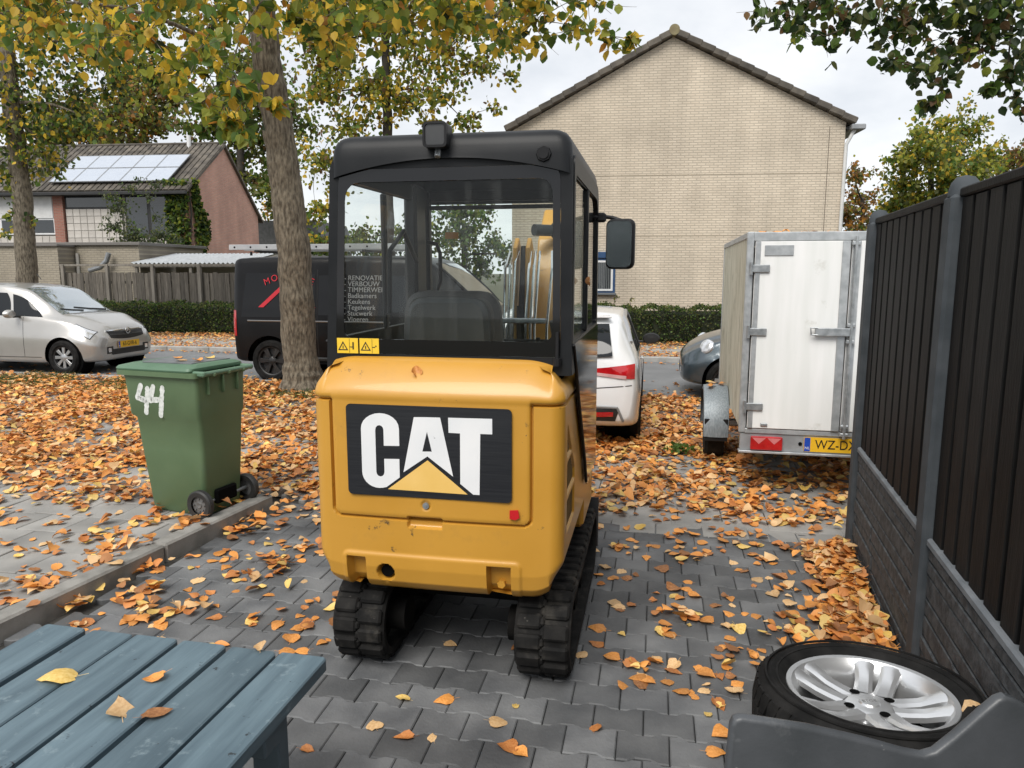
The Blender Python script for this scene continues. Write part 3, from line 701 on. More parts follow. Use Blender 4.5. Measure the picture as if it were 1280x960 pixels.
# ------------------------------------------------------------------ stacked wheels
def wheel_geom(root, Rr, w, rim_r, matT=RUBBER, matR=ALLOY, spokes=5, twin=True, tread=True, badge=True):
    """local z is the axle; outer face at +w/2"""
    h = w / 2
    prof = [(rim_r + .004, -h * .75), (rim_r + .02, -h * .93), (Rr - .045, -h), (Rr - .014, -h * .86), (Rr, -h * .66), (Rr, h * .66), (Rr - .014, h * .86), (Rr - .045, h), (rim_r + .02, h * .93), (rim_r + .004, h * .75)]
    mb = MB().lathe(prof, 72)
    if tread:
        nb = 44
        for k in range(nb):
            for (z0, z1, sk) in ((-h * .8, -h * .3, .05), (-h * .26, h * .26, -.05), (h * .3, h * .8, .05)):
                vs = []
                for zq, s_ in ((z0, -1), (z1, 1)):
                    rr = Rr + .001 if abs(zq) < h * .7 else Rr - .010
                    for t in (0.10, .82):
                        a = 2 * math.pi * (k + t) / nb + s_ * sk * .6
                        for q in (rr - .01, rr + .007): vs.append((q * math.cos(a), q * math.sin(a), zq))
                mb.add(vs, [(0, 1, 3, 2), (4, 6, 7, 5), (0, 4, 5, 1), (2, 3, 7, 6), (1, 5, 7, 3)])
        for rr, z in ((Rr - .03, h * 1.0), (rim_r + .035, h * .965)):
            mb.lathe([(rr - .004, z - .004), (rr - .003, z + .002), (rr + .003, z + .002), (rr + .004, z - .004)], 72)
    ty = mb.build('tyre', matT, root, smooth=40)
    prof = [(rim_r - .004, -h * .75), (rim_r - .03, -h * .7), (rim_r - .035, h * .25), (rim_r - .028, h * .55), (rim_r - .016, h * .70), (rim_r - .008, h * .79), (rim_r + .006, h * .81), (rim_r + .01, h * .76), (rim_r + .004, h * .7)]
    rm = MB().lathe(prof, 64).build('rim', matR, root, smooth=40)
    hub_z = h * .42; mb = MB()
    mb.lathe([(0, hub_z + .004), (.055, hub_z + .004), (.085, hub_z - .002), (.098, hub_z - .014), (.098, hub_z - .04), (.0, hub_z - .04)], 40)
    mb.build('hub', matR, rm, smooth=40)
    for k in range(spokes):
        a = 2 * math.pi * k / spokes + .3; mb = MB()
        for sgn in ((-1, 1) if twin else (0,)):
            def pt(r, off, z): 
                an = a; return Vector((r * math.cos(an) - off * math.sin(an), r * math.sin(an) + off * math.cos(an), z))
            secs = [(.06, sgn * .026, .028, hub_z + .001), (.10, sgn * .029, .026, hub_z + .004), (.14, sgn * .032, .025, hub_z + .010), (rim_r - .04, sgn * .038, .028, h * .66), (rim_r - .014, sgn * .042, .034, h * .74)]
            vs = []; fs = []
            for (r, off, hw, z) in secs:
                for (o_, dz) in ((-hw, -.02), (-hw, -.004), (-hw * .55, .003), (hw * .55, .003), (hw, -.004), (hw, -.02)): vs.append(pt(r, off + o_, z + dz))
            for i in range(len(secs) - 1):
                for j in range(5): fs.append((i * 6 + j, (i + 1) * 6 + j, (i + 1) * 6 + j + 1, i * 6 + j + 1))
            mb.add(vs, fs)
        mb.build('spoke', matR, rm, smooth=28)
    for k in range(4 if badge else 0):
        a = 2 * math.pi * k / 4 + .75; c = (.068 * math.cos(a), .068 * math.sin(a))
        MB().lathe([(0, hub_z + .0055), (.0145, hub_z + .0055), (.015, hub_z + .0045)], 18, Matrix.Translation((c[0], c[1], 0))).build('bolt_hole', DARK, rm)
    if badge:
        MB().lathe([(0, hub_z + .010), (.027, hub_z + .009), (.031, hub_z + .004)], 28).build('centre_cap', matR, rm)
    MB().lathe([(0, -h * .3), (rim_r - .05, -h * .3)], 40).build('brake_side', DARK, rm)
    return rm
wc = Vector((.99 * 1.075, 2.03, 0))
wb = empty('spare_wheel', (wc.x, wc.y, .118), .4, 'alloy car wheel lying flat at the bottom of the stack by the fence', 'wheel', 'stacked alloy wheels')
wheel_geom(wb, .335, .225, .245)
wt = empty('spare_wheel', (wc.x + .005, wc.y + .0, .355), -.55, 'silver twin spoke alloy wheel on top of the stack, leaf on its tyre', 'wheel', 'stacked alloy wheels')
rm = wheel_geom(wt, .325, .225, .228)
wt.location.z = .375; wt.rotation_euler = (Matrix.Rotation(R(-4), 4, 'X') @ Matrix.Rotation(-.55, 4, 'Z')).to_euler()
text_mesh('cap_lettering', 'ETOE', .018, mat('cap_print', (.2, .2, .2), rough=.4), rm, Matrix.Translation((0, 0, .1125 * .42 + .0095)) @ Matrix.Rotation(.55, 4, 'Z'), .0006)
# ------------------------------------------------------------------ dark grey sheet in the foreground
SHM = mat('powder_coat_grey', (.05, .055, .06), (.075, .08, .088), rough=.42, scale=5, bump=.0008, bscale=90, rvar=.12); add_wear(SHM, (.13, .135, .14), .6, .8, 14); add_wear(SHM, (.25, .25, .25), .7, .72, 60)
YP = 1.25
P = [at(x, y, YP) for (x, y) in ((905, 975), (912, 905), (916, 896), (926, 893), (1010, 906), (1080, 922), (1130, 936), (1152, 940), (1166, 936), (1190, 917), (1225, 886), (1243, 871), (1254, 867), (1268, 872), (1310, 898), (1360, 935))]
base = empty('bent_sheet', (P[0].x, YP, 0), 0, 'dark grey coated metal sheet with notched top edge standing before the wheels', 'metal sheet')
P2 = [(p.x - P[0].x, p.z) for p in P]
poly = P2 + [(P2[-1][0], .0), (-.02, .0)]
mb = MB(); bmx = bmesh.new()
vs = [bmx.verts.new((x, -.012, z)) for x, z in poly]; f = bmx.faces.new(vs)
r = bmesh.ops.extrude_face_region(bmx, geom=[f]); bmesh.ops.translate(bmx, verts=[e for e in r['geom'] if isinstance(e, bmesh.types.BMVert)], vec=(0, .024, 0))
bmesh.ops.recalc_face_normals(bmx, faces=bmx.faces[:])
ed = [e for e in bmx.edges if abs(e.verts[0].co.y - e.verts[1].co.y) < 1e-5]
bmesh.ops.bevel(bmx, geom=ed, offset=.008, segments=3, profile=.5, affect='EDGES')
me = bpy.data.meshes.new('sheet'); bmx.to_mesh(me); bmx.free(); me.materials.append(SHM)
me.polygons.foreach_set('use_smooth', [True] * len(me.polygons)); me.set_sharp_from_angle(angle=R(40)); link('sheet', me, base)
MB().box((.22, .17, .012), (.44, .32, .024), .006).build('foot', SHM, base)
# ------------------------------------------------------------------ slatted table
TBM = mat('blue_grey_stain', (.062, .097, .12), (.105, .155, .183), rough=.6, scale=3.5, stretch=(8, .9, 8), bump=.0016, bscale=14, island=.12)
add_wear(TBM, (.2, .26, .285), .60, .75, 18); add_wear(TBM, (.02, .025, .03), .66, .7, 30)
tb = empty('slatted_table', (-.46, 1.72, 0), R(-12), 'blue grey painted wooden table of wide slats with leaves on it', 'table')
wS = .128; gap = .0065
xs = 0.0
for k in range(6):
    g_ = (.006, .014, .012, .009, .008, .022)[k]
    x1 = xs; x0 = xs - wS; Ls = 1.45; yo = random.uniform(-.004, .004)
    pl_ = roundpoly([(x0, -Ls), (x1, -Ls), (x1, yo), (x0, yo)], [.004, .004, .016, .012], 4)
    MB().prism(pl_, .715, .75 + random.uniform(-.002, .002), ch=.0035).build('slat', TBM, tb, smooth=30)
    xs = x0 - (.010, .013, .012, .008, .017, 0)[k]
TDK = mat('blue_grey_dark', (.06, .085, .1), (.09, .12, .14), rough=.7, scale=5)
for y in (-.22, -1.2): MB().box((xs / 2, y, .675), (-xs - .06, .07, .078), .004).build('cross_bar', TDK, tb)
for x in (-.075, xs + .075):
    for y in (-.22, -1.2): MB().box((x, y + .06, .357), (.07, .045, .714), .004).build('leg', TDK, tb)
# ------------------------------------------------------------------ wheelie bin
BG = mat('bin_green', (.082, .135, .066), (.098, .155, .078), rough=.5, scale=4, bump=.0005, bscale=60); add_wear(BG, (.09, .14, .09), .6, .8, 5)
BGL = mat('bin_lid_green', (.08, .155, .095), (.1, .18, .115), rough=.45, scale=4)
bp = Vector((-2.24, 5.04, .06))
bn = empty('wheelie_bin', (bp.x, bp.y, .06), R(-110), 'green wheelie bin with painted number 44 on its side, beside the kerb', 'bin')
# local: +y is the rear (wheels, hinge) side after the turn, +x the side away from the lettering
def lerp(a, b, t): return a + (b - a) * t
def bin_ring(w, y0, y1, z, r=.03): return [(x, y, z) for x, y in rrect(-w, y0, w, y1, r, 4)]
rings = [bin_ring(.16, -.21, .235, .0, .03), bin_ring(.175, -.225, .25, .02, .04), bin_ring(.195, -.265, .27, .45), bin_ring(.205, -.285, .278, .66), bin_ring(.222, -.315, .283, .685), bin_ring(.232, -.335, .288, .92), bin_ring(.236, -.34, .29, .955), bin_ring(.262, -.375, .305, .957), bin_ring(.262, -.375, .305, .99), bin_ring(.225, -.33, .28, .99)]
n = len(rings[0]); fs = [(k * n + i, k * n + (i + 1) % n, (k + 1) * n + (i + 1) % n, (k + 1) * n + i) for k in range(len(rings) - 1) for i in range(n)]; fs.append(tuple(range(n))[::-1])
MB().add([v for r_ in rings for v in r_], fs).build('bin_body', BG, bn, smooth=38)
rings = [bin_ring(.255, -.385, .26, .992, .04), bin_ring(.258, -.39, .265, 1.002, .04), bin_ring(.25, -.375, .265, 1.018, .04), bin_ring(.2, -.3, .25, 1.036, .04), bin_ring(.12, -.2, .2, 1.042, .04)]
fs = [(k * n + i, k * n + (i + 1) % n, (k + 1) * n + (i + 1) % n, (k + 1) * n + i) for k in range(len(rings) - 1) for i in range(n)]; fs += [tuple((len(rings) - 1) * n + i for i in range(n)), tuple(range(n))[::-1]]
MB().add([v for r_ in rings for v in r_], fs).build('lid', BGL, bn, smooth=38)
MB().prism([(-.2, -.24), (.19, -.2), (.17, .2), (-.17, .22)], 1.0385, 1.0445).build('lid_sticker', mat('grey_print', (.12, .13, .14), (.2, .21, .22), rough=.35), bn, smooth=0)
for x in (-.14, 0, .14):
    mb = MB().box((x, .315, .975), (.03, .1, .03), .008); mb.box((x, .285, .90), (.012, .05, .13), .004); mb.build('hinge_rib', BG, bn)
MB().tube([(-.235, .345, .985), (.235, .345, .985)], .016, 12).build('handle', BGL, bn)
for x in (-.225, .225): MB().box((x, .31, .985), (.03, .1, .035), .008).build('handle_bracket', BGL, bn)
WB = mat('bin_wheel_black', (.015, .015, .015), (.03, .03, .03), rough=.6)
for sx in (-1, 1):
    MM = Matrix.Translation((sx * .225, .25, .1)) @ Matrix.Rotation(R(90 * sx), 4, 'Y')
    wh = MB().lathe([(.06, -.022), (.09, -.025), (.1, -.015), (.1, .015), (.09, .025), (.06, .022)], 36, MM).build('wheel', WB, bn)
    mb = MB().lathe([(0, .012), (.018, .016), (.022, .01), (.06, .006)], 24, MM)
    for k in range(8):
        a = R(45 * k); mb.box(MM @ Vector((.042 * math.cos(a), .042 * math.sin(a), .012)), (.005, .012, .045) if False else (.012, .008, .008), .002)
    mb.build('wheel_hub', mat('grey_plastic', (.1, .1, .1), (.14, .14, .14), rough=.5), wh)
MB().tube([(-.22, .25, .1), (.22, .25, .1)], .012).build('axle', STEEL, bn)
MB().box((0, .262, .12), (.2, .04, .1), .01).build('wheel_recess', DARK, bn)
# spray-painted number on the side that faces the camera
WP = mat('spray_white', (.5, .53, .5), (.68, .7, .68), rough=.7, scale=40)
def strokes(name, lines, r, m, parent, fx):
    mb = MB()
    for ln in lines:
        pts = []
        for i in range(len(ln) - 1):
            for k in range(22): pts.append(lerp(np.array(ln[i], float), np.array(ln[i + 1], float), k / 22))
        pts.append(np.array(ln[-1], float))
        for i, p in enumerate(pts):
            rr = r * random.uniform(.8, 1.15); c = []
            for k in range(10): a = 2 * math.pi * k / 10; c.append((p[0] + rr * math.cos(a), p[1] + rr * math.sin(a)))
            mb.add([fx(y, z, i) for y, z in c], [tuple(range(10))])
    return mb.build(name, m, parent, smooth=0)
def fx(y, z, i): return (.222 + (z - .685) * .0425 + .0015 + .00012 * (i % 7), y, z)
num = [[(-.19, .915), (-.235, .815), (-.155, .795)], [(-.13, .895), (-.165, .70)], [(-.075, .91), (-.115, .80), (-.02, .81)], [(.01, .905), (-.03, .685)]]
num = [[(y * .92 - .01, .79 + (z - .80) * .86) for y, z in ln] for ln in num]
strokes('painted_number', num, .019, WP, bn, fx)
# ------------------------------------------------------------------ vehicles
# local frame: +x is forward, y to the left, z up, origin under the middle of the rear axle line
def pchip(xs, ys, x):
    xs = np.array(xs, float); ys = np.array(ys, float); h = np.diff(xs); d = np.diff(ys) / h; m = np.zeros(len(xs))
    for i in range(1, len(xs) - 1):
        if d[i - 1] * d[i] > 0: w1 = 2 * h[i] + h[i - 1]; w2 = h[i] + 2 * h[i - 1]; m[i] = (w1 + w2) / (w1 / d[i - 1] + w2 / d[i])
    m[0] = d[0]; m[-1] = d[-1]
    i = np.clip(np.searchsorted(xs, x) - 1, 0, len(xs) - 2); t = (x - xs[i]) / h[i]
    return (2 * t ** 3 - 3 * t ** 2 + 1) * ys[i] + (t ** 3 - 2 * t ** 2 + t) * h[i] * m[i] + (-2 * t ** 3 + 3 * t ** 2) * ys[i + 1] + (t ** 3 - t ** 2) * h[i] * m[i + 1]
class Car:
    """stations: x, zb, wsill, wmax, zmax, wbelt, zbelt, wrail, zrail, zcentre"""
    def __init__(s, root, stations, wheels, arch_r, paint, nsub=110):
        s.root = root; T = np.array(stations, float); xs = np.linspace(T[0, 0], T[-1, 0], nsub)
        # finer near the ends
        xs = np.unique(np.concatenate([xs, T[:, 0], T[0, 0] + np.linspace(0, .12, 8), T[-1, 0] - np.linspace(0, .12, 8)]))
        par = np.stack([pchip(T[:, 0], T[:, k], xs) for k in range(1, T.shape[1])], 1)
        rows = []
        for x, (zb, ws, wm, zm, wb, zbt, wr, zr, zc) in zip(xs, par):
            key = [(0, zb), (ws * .8, zb), (ws, zb + .035), ((ws * .35 + wm * .65), zb + (zm - zb) * .45), (wm, zm), ((wm + wb) / 2 + .006, (zm + zbt) / 2), (wb, zbt), (wb + (wr - wb) * .5 + .008, zbt + (zr - zbt) * .5), (wr, zr), (wr * .82, zr + (zc - zr) * .62), (wr * .4, zr + (zc - zr) * .93), (0, zc)]
            K = np.array(key); pts = []
            for i in range(len(K) - 1):
                p0 = K[max(i - 1, 0)]; p1 = K[i]; p2 = K[i + 1]; p3 = K[min(i + 2, len(K) - 1)]
                if i == 0: p0 = np.array([-p2[0], p2[1]])
                if i == len(K) - 2: p3 = np.array([-p1[0], p1[1]])
                for k in range(5):
                    t = k / 5; m1 = (p2 - p0) * .38; m2 = (p3 - p1) * .38
                    pts.append((2 * t ** 3 - 3 * t ** 2 + 1) * p1 + (t ** 3 - 2 * t ** 2 + t) * m1 + (-2 * t ** 3 + 3 * t ** 2) * p2 + (t ** 3 - t ** 2) * m2)
            pts.append(K[-1]); P = np.array(pts); full = np.concatenate([P, P[-2:0:-1] * [-1, 1]]); rows.append(np.c_[np.full(len(full), x), full[:, 0], full[:, 1]])
        V = np.array(rows); n = V.shape[1]; ns = len(xs); fl = V.reshape(-1, 3); fs = []
        drop = set(); wz = arch_r[0]
        for i in range(ns - 1):
            for k in range(n):
                q = (i * n + k, i * n + (k + 1) % n, (i + 1) * n + (k + 1) % n, (i + 1) * n + k); c = fl[list(q)].mean(0)
                hit = any((c[0] - wx) ** 2 + (c[2] - wheels[2]) ** 2 < arch_r[0] ** 2 and abs(c[1]) > .45 for wx in wheels[:2])
                if hit: drop.update(q)
                else: fs.append(q)
        fs.append(tuple(range(n))[::-1]); fs.append(tuple((ns - 1) * n + k for k in range(n)))
        keep = {i for f in fs for i in f}
        for i in drop & keep:                              # snap the cut edge to the arch circle
            if abs(fl[i][1]) < .47: continue
            for wx in wheels[:2]:
                d = math.hypot(fl[i][0] - wx, fl[i][2] - wheels[2])
                if d < arch_r[0] * 1.35: k = arch_r[0] / max(d, 1e-3); fl[i][0] = wx + (fl[i][0] - wx) * k; fl[i][2] = wheels[2] + (fl[i][2] - wheels[2]) * k
        mb = MB(); mb.add([tuple(v) for v in fl], fs)
        # reverse winding if inside out
        s.body = mb.build('body', paint, root, smooth=42)
        me = s.body.data; bmx = bmesh.new(); bmx.from_mesh(me); bmesh.ops.recalc_face_normals(bmx, faces=bmx.faces[:]); loose = [v for v in bmx.verts if not v.link_faces]; bmesh.ops.delete(bmx, geom=loose, context='VERTS'); s.bvh = BVHTree.FromBMesh(bmx); bmx.to_mesh(me); bmx.free()
        for wx in wheels[:2]:                              # dark wheel housings
            for sd_ in (1, -1):
                M = Matrix.Translation((wx, sd_ * .62, wheels[2])) @ Matrix.Rotation(R(90), 4, 'X')
                MB().lathe([(0, .14), (arch_r[0] + .005, .14), (arch_r[0] + .005, -.13)], 36, M).build('wheel_housing', DARK, root)
        mb = MB().box(((T[0, 0] + T[-1, 0]) / 2, 0, T[:, 1].min() + .1), (T[-1, 0] - T[0, 0] - .5, 1.1, .12), 0); mb.build('underbody', DARK, root, smooth=0)
    def patch(s, name, quad, m, view='side', off=.004, n=(14, 8), parent=None, sgn=1, thick=0):
        """quad: four polylines or corner points A(bottom left) B(bottom right) C(top right) D(top left) in the view plane, projected on the body"""
        A, B, C, D = [np.array(p, float) for p in quad[:4]]; bend = quad[4] if len(quad) > 4 else {}
        nu, nv = n; vs = []; ok = True
        for j in range(nv + 1):
            v = j / nv
            for i in range(nu + 1):
                u = i / nu; p = (A * (1 - u) + B * u) * (1 - v) + (D * (1 - u) + C * u) * v
                p = p + np.array(bend.get('top', (0, 0))) * 4 * u * (1 - u) * v + np.array(bend.get('bottom', (0, 0))) * 4 * u * (1 - u) * (1 - v) + np.array(bend.get('left', (0, 0))) * 4 * v * (1 - v) * (1 - u) + np.array(bend.get('right', (0, 0))) * 4 * v * (1 - v) * u
                if view == 'side': o = Vector((p[0], sgn * 3, p[1])); d = Vector((0, -sgn, 0))
                elif view == 'front': o = Vector((9, p[0], p[1])); d = Vector((-1, 0, 0))
                elif view == 'rear': o = Vector((-9, p[0], p[1])); d = Vector((1, 0, 0))
                else: o = Vector((p[0], p[1], 5)); d = Vector((0, 0, -1))
                h, nn, _, _ = s.bvh.ray_cast(o, d)
                if h is None:
                    h, nn, _, _ = s.bvh.find_nearest(o + d * (3 if view == 'side' else 8)); 
                if nn.dot(d) > 0: nn = -nn
                vs.append(h + nn * off)
        w = nu + 1; fs = [(j * w + i, j * w + i + 1, (j + 1) * w + i + 1, (j + 1) * w + i) for j in range(nv) for i in range(nu)]
        me = bpy.data.meshes.new(name); me.from_pydata([tuple(v) for v in vs], [], fs); me.materials.append(m); me.polygons.foreach_set('use_smooth', [True] * len(fs)); me.update()
        return link(name, me, parent or s.root)
    def line(s, name, pts, m, view='side', r=.006, sgn=1, off=-.002):
        P = []
        for i in range(len(pts) - 1):
            for k in range(8):
                t = k / 8; P.append((pts[i][0] * (1 - t) + pts[i + 1][0] * t, pts[i][1] * (1 - t) + pts[i + 1][1] * t))
        P.append(pts[-1]); o3 = []
        for p in P:
            if view == 'side': o = Vector((p[0], sgn * 3, p[1])); d = Vector((0, -sgn, 0))
            elif view == 'front': o = Vector((9, p[0], p[1])); d = Vector((-1, 0, 0))
            elif view == 'rear': o = Vector((-9, p[0], p[1])); d = Vector((1, 0, 0))
            else: o = Vector((p[0], p[1], 5)); d = Vector((0, 0, -1))
            h, nn, _, _ = s.bvh.ray_cast(o, d)
            if h is not None:
                if nn.dot(d) > 0: nn = -nn
                o3.append(h + nn * off)
        if len(o3) > 1: return MB().tube(o3, r, 6).build(name, m, s.root)
    def wheels(s, xs, tr, z, Rr, w, rim, mR, spokes=7, twin=False):
        for x in xs:
            for sd_ in (1, -1):
                e = bpy.data.objects.new('wheel', None); COL.objects.link(e); e.parent = s.root
                e.matrix_local = Matrix.Translation((x, sd_ * tr, z)) @ Matrix.Rotation(R(-90 * sd_), 4, 'X')
                MB().lathe([(rim, -w * .4), (rim + .02, -w / 2), (Rr - .03, -w / 2), (Rr, -w * .35), (Rr, w * .35), (Rr - .03, w / 2), (rim + .02, w / 2), (rim, w * .4)], 40).build('tyre', RUBBER, e)
                rm = MB().lathe([(rim, w * .4), (rim - .015, w * .36), (rim - .03, w * .1), (0, w * .1)], 36).build('rim', mR[1], e)
                mb = MB().lathe([(0, w * .36), (.05, w * .35), (.07, w * .28), (.07, w * .1)], 24)
                for k in range(spokes):
                    a = 2 * math.pi * k / spokes
                    for t_ in ((-.1, .1) if twin else (0,)):
                        M = Matrix.Rotation(a + t_, 4, 'Z'); hw = .02 if not twin else .014
                        P = [(.05, -hw), (rim - .012, -hw * 1.5), (rim - .012, hw * 1.5), (.05, hw)]; mb.prism(P, w * .18, w * .33, M, ch=.004)
                mb.build('spokes', mR[0], rm)
def paintm(name, c, c2=None, rough=.28, metal=.3, coat=.8): return mat(name, c, c2, rough=rough, metal=metal, coat=coat, scale=3)
CGL = mat('car_glass', (.010, .012, .014), rough=.05, spec=.4)
WGL = mat('windscreen_glass', (.42, .47, .5), rough=.04, metal=.75, spec=1.0, coat=1.0)  # pale metallic base imitates bright sky reflected in the windscreens
LAMPC = mat('headlamp_clear', (.6, .62, .64), (.75, .76, .78), rough=.12, metal=.6, scale=16, coat=1)
REDL = mat('tail_red', (.33, .004, .008), (.5, .01, .015), rough=.15, coat=1, scale=9)
PLY = mat('plate_yellow', (.75, .42, .015), (.8, .47, .02), rough=.45); PLB = mat('plate_blue', (.01, .06, .4), rough=.45); PTX = mat('plate_text', (.01, .008, .008), rough=.5)
TRIM = mat('trim_black', (.012, .012, .013), (.02, .02, .02), rough=.5)
HUBC = mat('wheel_cover', (.4, .41, .42), (.5, .51, .52), rough=.3, metal=.7)
def number_plate(parent, M, txt, w=.52, h=.11):
    """M maps (x right, y up, z out of the plate)"""
    p = MB().prism(rrect(-w / 2, -h / 2, w / 2, h / 2, .008, 3), -.006, 0, M).build('number_plate', PLY, parent, smooth=0)
    MB().prism([(-w / 2 + .003, -h / 2 + .003), (-w / 2 + .045, -h / 2 + .003), (-w / 2 + .045, h / 2 - .003), (-w / 2 + .003, h / 2 - .003)], 0, .0012, M).build('country_band', PLB, p, smooth=0)
    text_mesh('country_letters', 'NL', .028, mat('plate_white', (.8, .8, .8), rough=.5), p, M @ Matrix.Translation((-w / 2 + .024, -.028, .002)), .0004)
    text_mesh('plate_letters', txt, .098, PTX, p, M @ Matrix.Translation((.02, 0, .0015)), .0006, sx=.86)
    return p
def basis(o, right, up): 
    r_ = Vector(right).normalized(); u = Vector(up).normalized(); z = r_.cross(u)
    return Matrix(((r_.x, u.x, z.x, o[0]), (r_.y, u.y, z.y, o[1]), (r_.z, u.z, z.z, o[2]), (0, 0, 0, 1)))
def mirror_pod(car, x, y, z, m, sd_):
    mb = MB(); mb.lathe([(0, -.05), (.06, -.045), (.085, -.01), (.09, .03), (.075, .05), (0, .055)], 20, Matrix.Translation((x, y + sd_ * .1, z)) @ Matrix.Rotation(R(-90), 4, 'Y') @ Matrix.Scale(1.25, 4, (0, 1, 0)) @ Matrix.Scale(.8, 4, (1, 0, 0)))
    pod = mb.build('door_mirror', m, car.root); MB().box((x + .02, y, z - .05), (.06, .14, .03), .01).build('mirror_stalk', TRIM, pod); return pod
def heading(sx, dev=0): return -SA + (0 if sx > 0 else math.pi) + dev
# --- silver small MPV
SIL = paintm('silver_paint', (.46, .45, .43), (.5, .49, .47), rough=.3, metal=.55)
c = empty('parked_car', (0, 0, 0), 0, 'silver compact hatchback with yellow front plate parked along the road', 'car', 'parked cars')
WBs = 2.36; fw = gnd(85, 468, -.012)
rr_ = -SA; fwd = Vector((math.cos(rr_), math.sin(rr_), 0)); lef = Vector((-fwd.y, fwd.x, 0))
c.location = fw - fwd * WBs + lef * .74; c.location.z = -.012; c.rotation_euler.z = rr_
ST = [(-.62, .30, .60, .66, .55, .62, .85, .55, 1.0, 1.05), (-.55, .24, .72, .78, .55, .74, .95, .6, 1.3, 1.36), (-.35, .2, .78, .84, .58, .79, .98, .62, 1.5, 1.55), (.3, .18, .8, .845, .6, .80, .97, .63, 1.54, 1.60), (1.0, .18, .8, .84, .6, .80, .95, .62, 1.53, 1.59), (1.5, .18, .8, .84, .6, .79, .93, .59, 1.46, 1.52), (1.9, .18, .8, .84, .6, .78, .92, .58, 1.24, 1.30), (2.25, .19, .79, .84, .6, .76, .90, .6, 1.03, 1.075), (2.5, .19, .78, .835, .58, .74, .85, .58, .955, .995), (2.8, .20, .74, .80, .55, .69, .76, .5, .86, .90), (2.97, .21, .66, .73, .5, .62, .68, .42, .78, .82), (3.06, .23, .55, .63, .46, .53, .62, .35, .69, .73), (3.10, .27, .42, .52, .44, .44, .58, .28, .63, .66)]
ST = [(x if x < 2.36 else 2.36 + (x - 2.36) * .82, a, b, cc, d, e, f, g_, h * (.955 if h > 1 else 1), i * (.955 if i > 1.05 else 1)) for (x, a, b, cc, d, e, f, g_, h, i) in ST]
car = Car(c, ST, (0, WBs, .29), (.345,), SIL)
car.wheels((0, WBs), .735, .29, .29, .185, .19, (HUBC, TRIM), 8)
for sg in (1, -1):
    car.patch('side_window', ((.62, 1.0), (1.36, .98), (1.22, 1.36), (.62, 1.39), {'right': (.03, .03)}), CGL, sgn=sg)
    car.patch('quarter_window', ((1.43, .985), (1.98, .96), (1.72, 1.17), (1.33, 1.34), {'top': (.02, .02)}), CGL, sgn=sg)
    car.patch('side_window', ((-.25, 1.03), (.5, 1.01), (.52, 1.39), (-.15, 1.37)), CGL, sgn=sg)
    car.line('door_gap', [(1.62, .30), (1.64, .6), (1.62, .96)], TRIM, sgn=sg, r=.005); car.line('door_gap', [(.56, .3), (.56, 1.0)], TRIM, sgn=sg, r=.005)
    car.line('sill_line', [(.4, .29), (1.95, .29)], TRIM, sgn=sg, r=.006)
    MB().box((.78, sg * .835, .88), (.17, .03, .028), .01).build('door_handle', SIL, c)
    mirror_pod(car, 1.52, sg * .84, 1.02, SIL, sg)
    car.patch('headlight', ((2.98, .62), (2.62, .80), (2.50, .86), (2.86, .80)) if False else ((2.50, .79), (2.82, .60), (2.86, .71), (2.57, .845)), LAMPC, sgn=sg, off=.008)
    car.line('headlight_edge', [(2.50, .79), (2.82, .60), (2.86, .71), (2.57, .845), (2.50, .79)], TRIM, sgn=sg, r=.006, off=.006)
    car.patch('headlight_bowl', ((2.62, .735), (2.72, .675), (2.745, .735), (2.65, .785)), mat('lamp_inner', (.1, .1, .11), (.3, .3, .32), rough=.15, metal=.6, scale=30), sgn=sg, off=.013, n=(6, 5))
    car.patch('fog_lamp', ((sg * .44 - .07, .335), (sg * .44 + .07, .335), (sg * .44 + .07, .455), (sg * .44 - .07, .455)), TRIM, 'front', n=(6, 6))
    car.patch('fog_lens', ((sg * .45 - .035, .36), (sg * .45 + .035, .36), (sg * .45 + .035, .43), (sg * .45 - .035, .43)), LAMPC, 'front', off=.008, n=(5, 5))
car.patch('windscreen', ((2.22, .58), (2.22, -.58), (1.46, -.51), (1.46, .51), {'bottom': (.10, 0), 'top': (.05, 0)}), WGL, 'top', off=.005, n=(16, 14))
car.patch('rear_window', ((-.5, 1.03),) * 0 or ((-.55, 1.0), (.55, 1.0), (.5, 1.4), (-.5, 1.4)), CGL, 'rear')
car.patch('grille', ((-.40, .60), (.40, .60), (.43, .70), (-.43, .70), {'bottom': (0, -.035)}), TRIM, 'front', off=.006)
car.patch('lower_grille', ((-.40, .31), (.40, .31), (.46, .405), (-.46, .405)), TRIM, 'front', off=.006)
car.line('grille_bar', [(-.45, .715), (0, .725), (.45, .715)], CHROME, 'front', r=.017, off=.006)
car.line('grille_slat', [(-.40, .65), (0, .64), (.40, .65)], mat('grille_grey', (.06, .06, .06), rough=.4), 'front', r=.007, off=.006)
hit = car.bvh.ray_cast(Vector((9, 0, .7)), Vector((-1, 0, 0)))[0]
MB().lathe([(.046, -.006), (.058, -.004), (.058, .006), (.046, .008)], 28, Matrix.Translation((hit.x + .03, 0, .705)) @ Matrix.Rotation(R(90), 4, 'Y'), closed=True).build('badge_ring', CHROME, c)
MB().prism([(-.06, -.012), (.0, -.012), (.015, .006), (.06, .012), (0, .012), (-.015, -.006)], 0, .006, basis((hit.x + .03, 0, .705), (0, 1, 0), (0, 0, 1))).build('badge_bolt', CHROME, c, smooth=0)
hit = car.bvh.ray_cast(Vector((9, 0, .47)), Vector((-1, 0, 0)))[0]
number_plate(c, basis((hit.x + .02, 0, .475), (0, 1, 0), (0, 0, 1)), '63-GVR-6')
car.line('wiper', [(2.19, .45), (2.16, .1), (2.10, -.2)], TRIM, 'top', r=.010, off=.012); car.line('wiper', [(2.2, -.1), (2.16, -.3), (2.1, -.5)], TRIM, 'top', r=.010, off=.012)
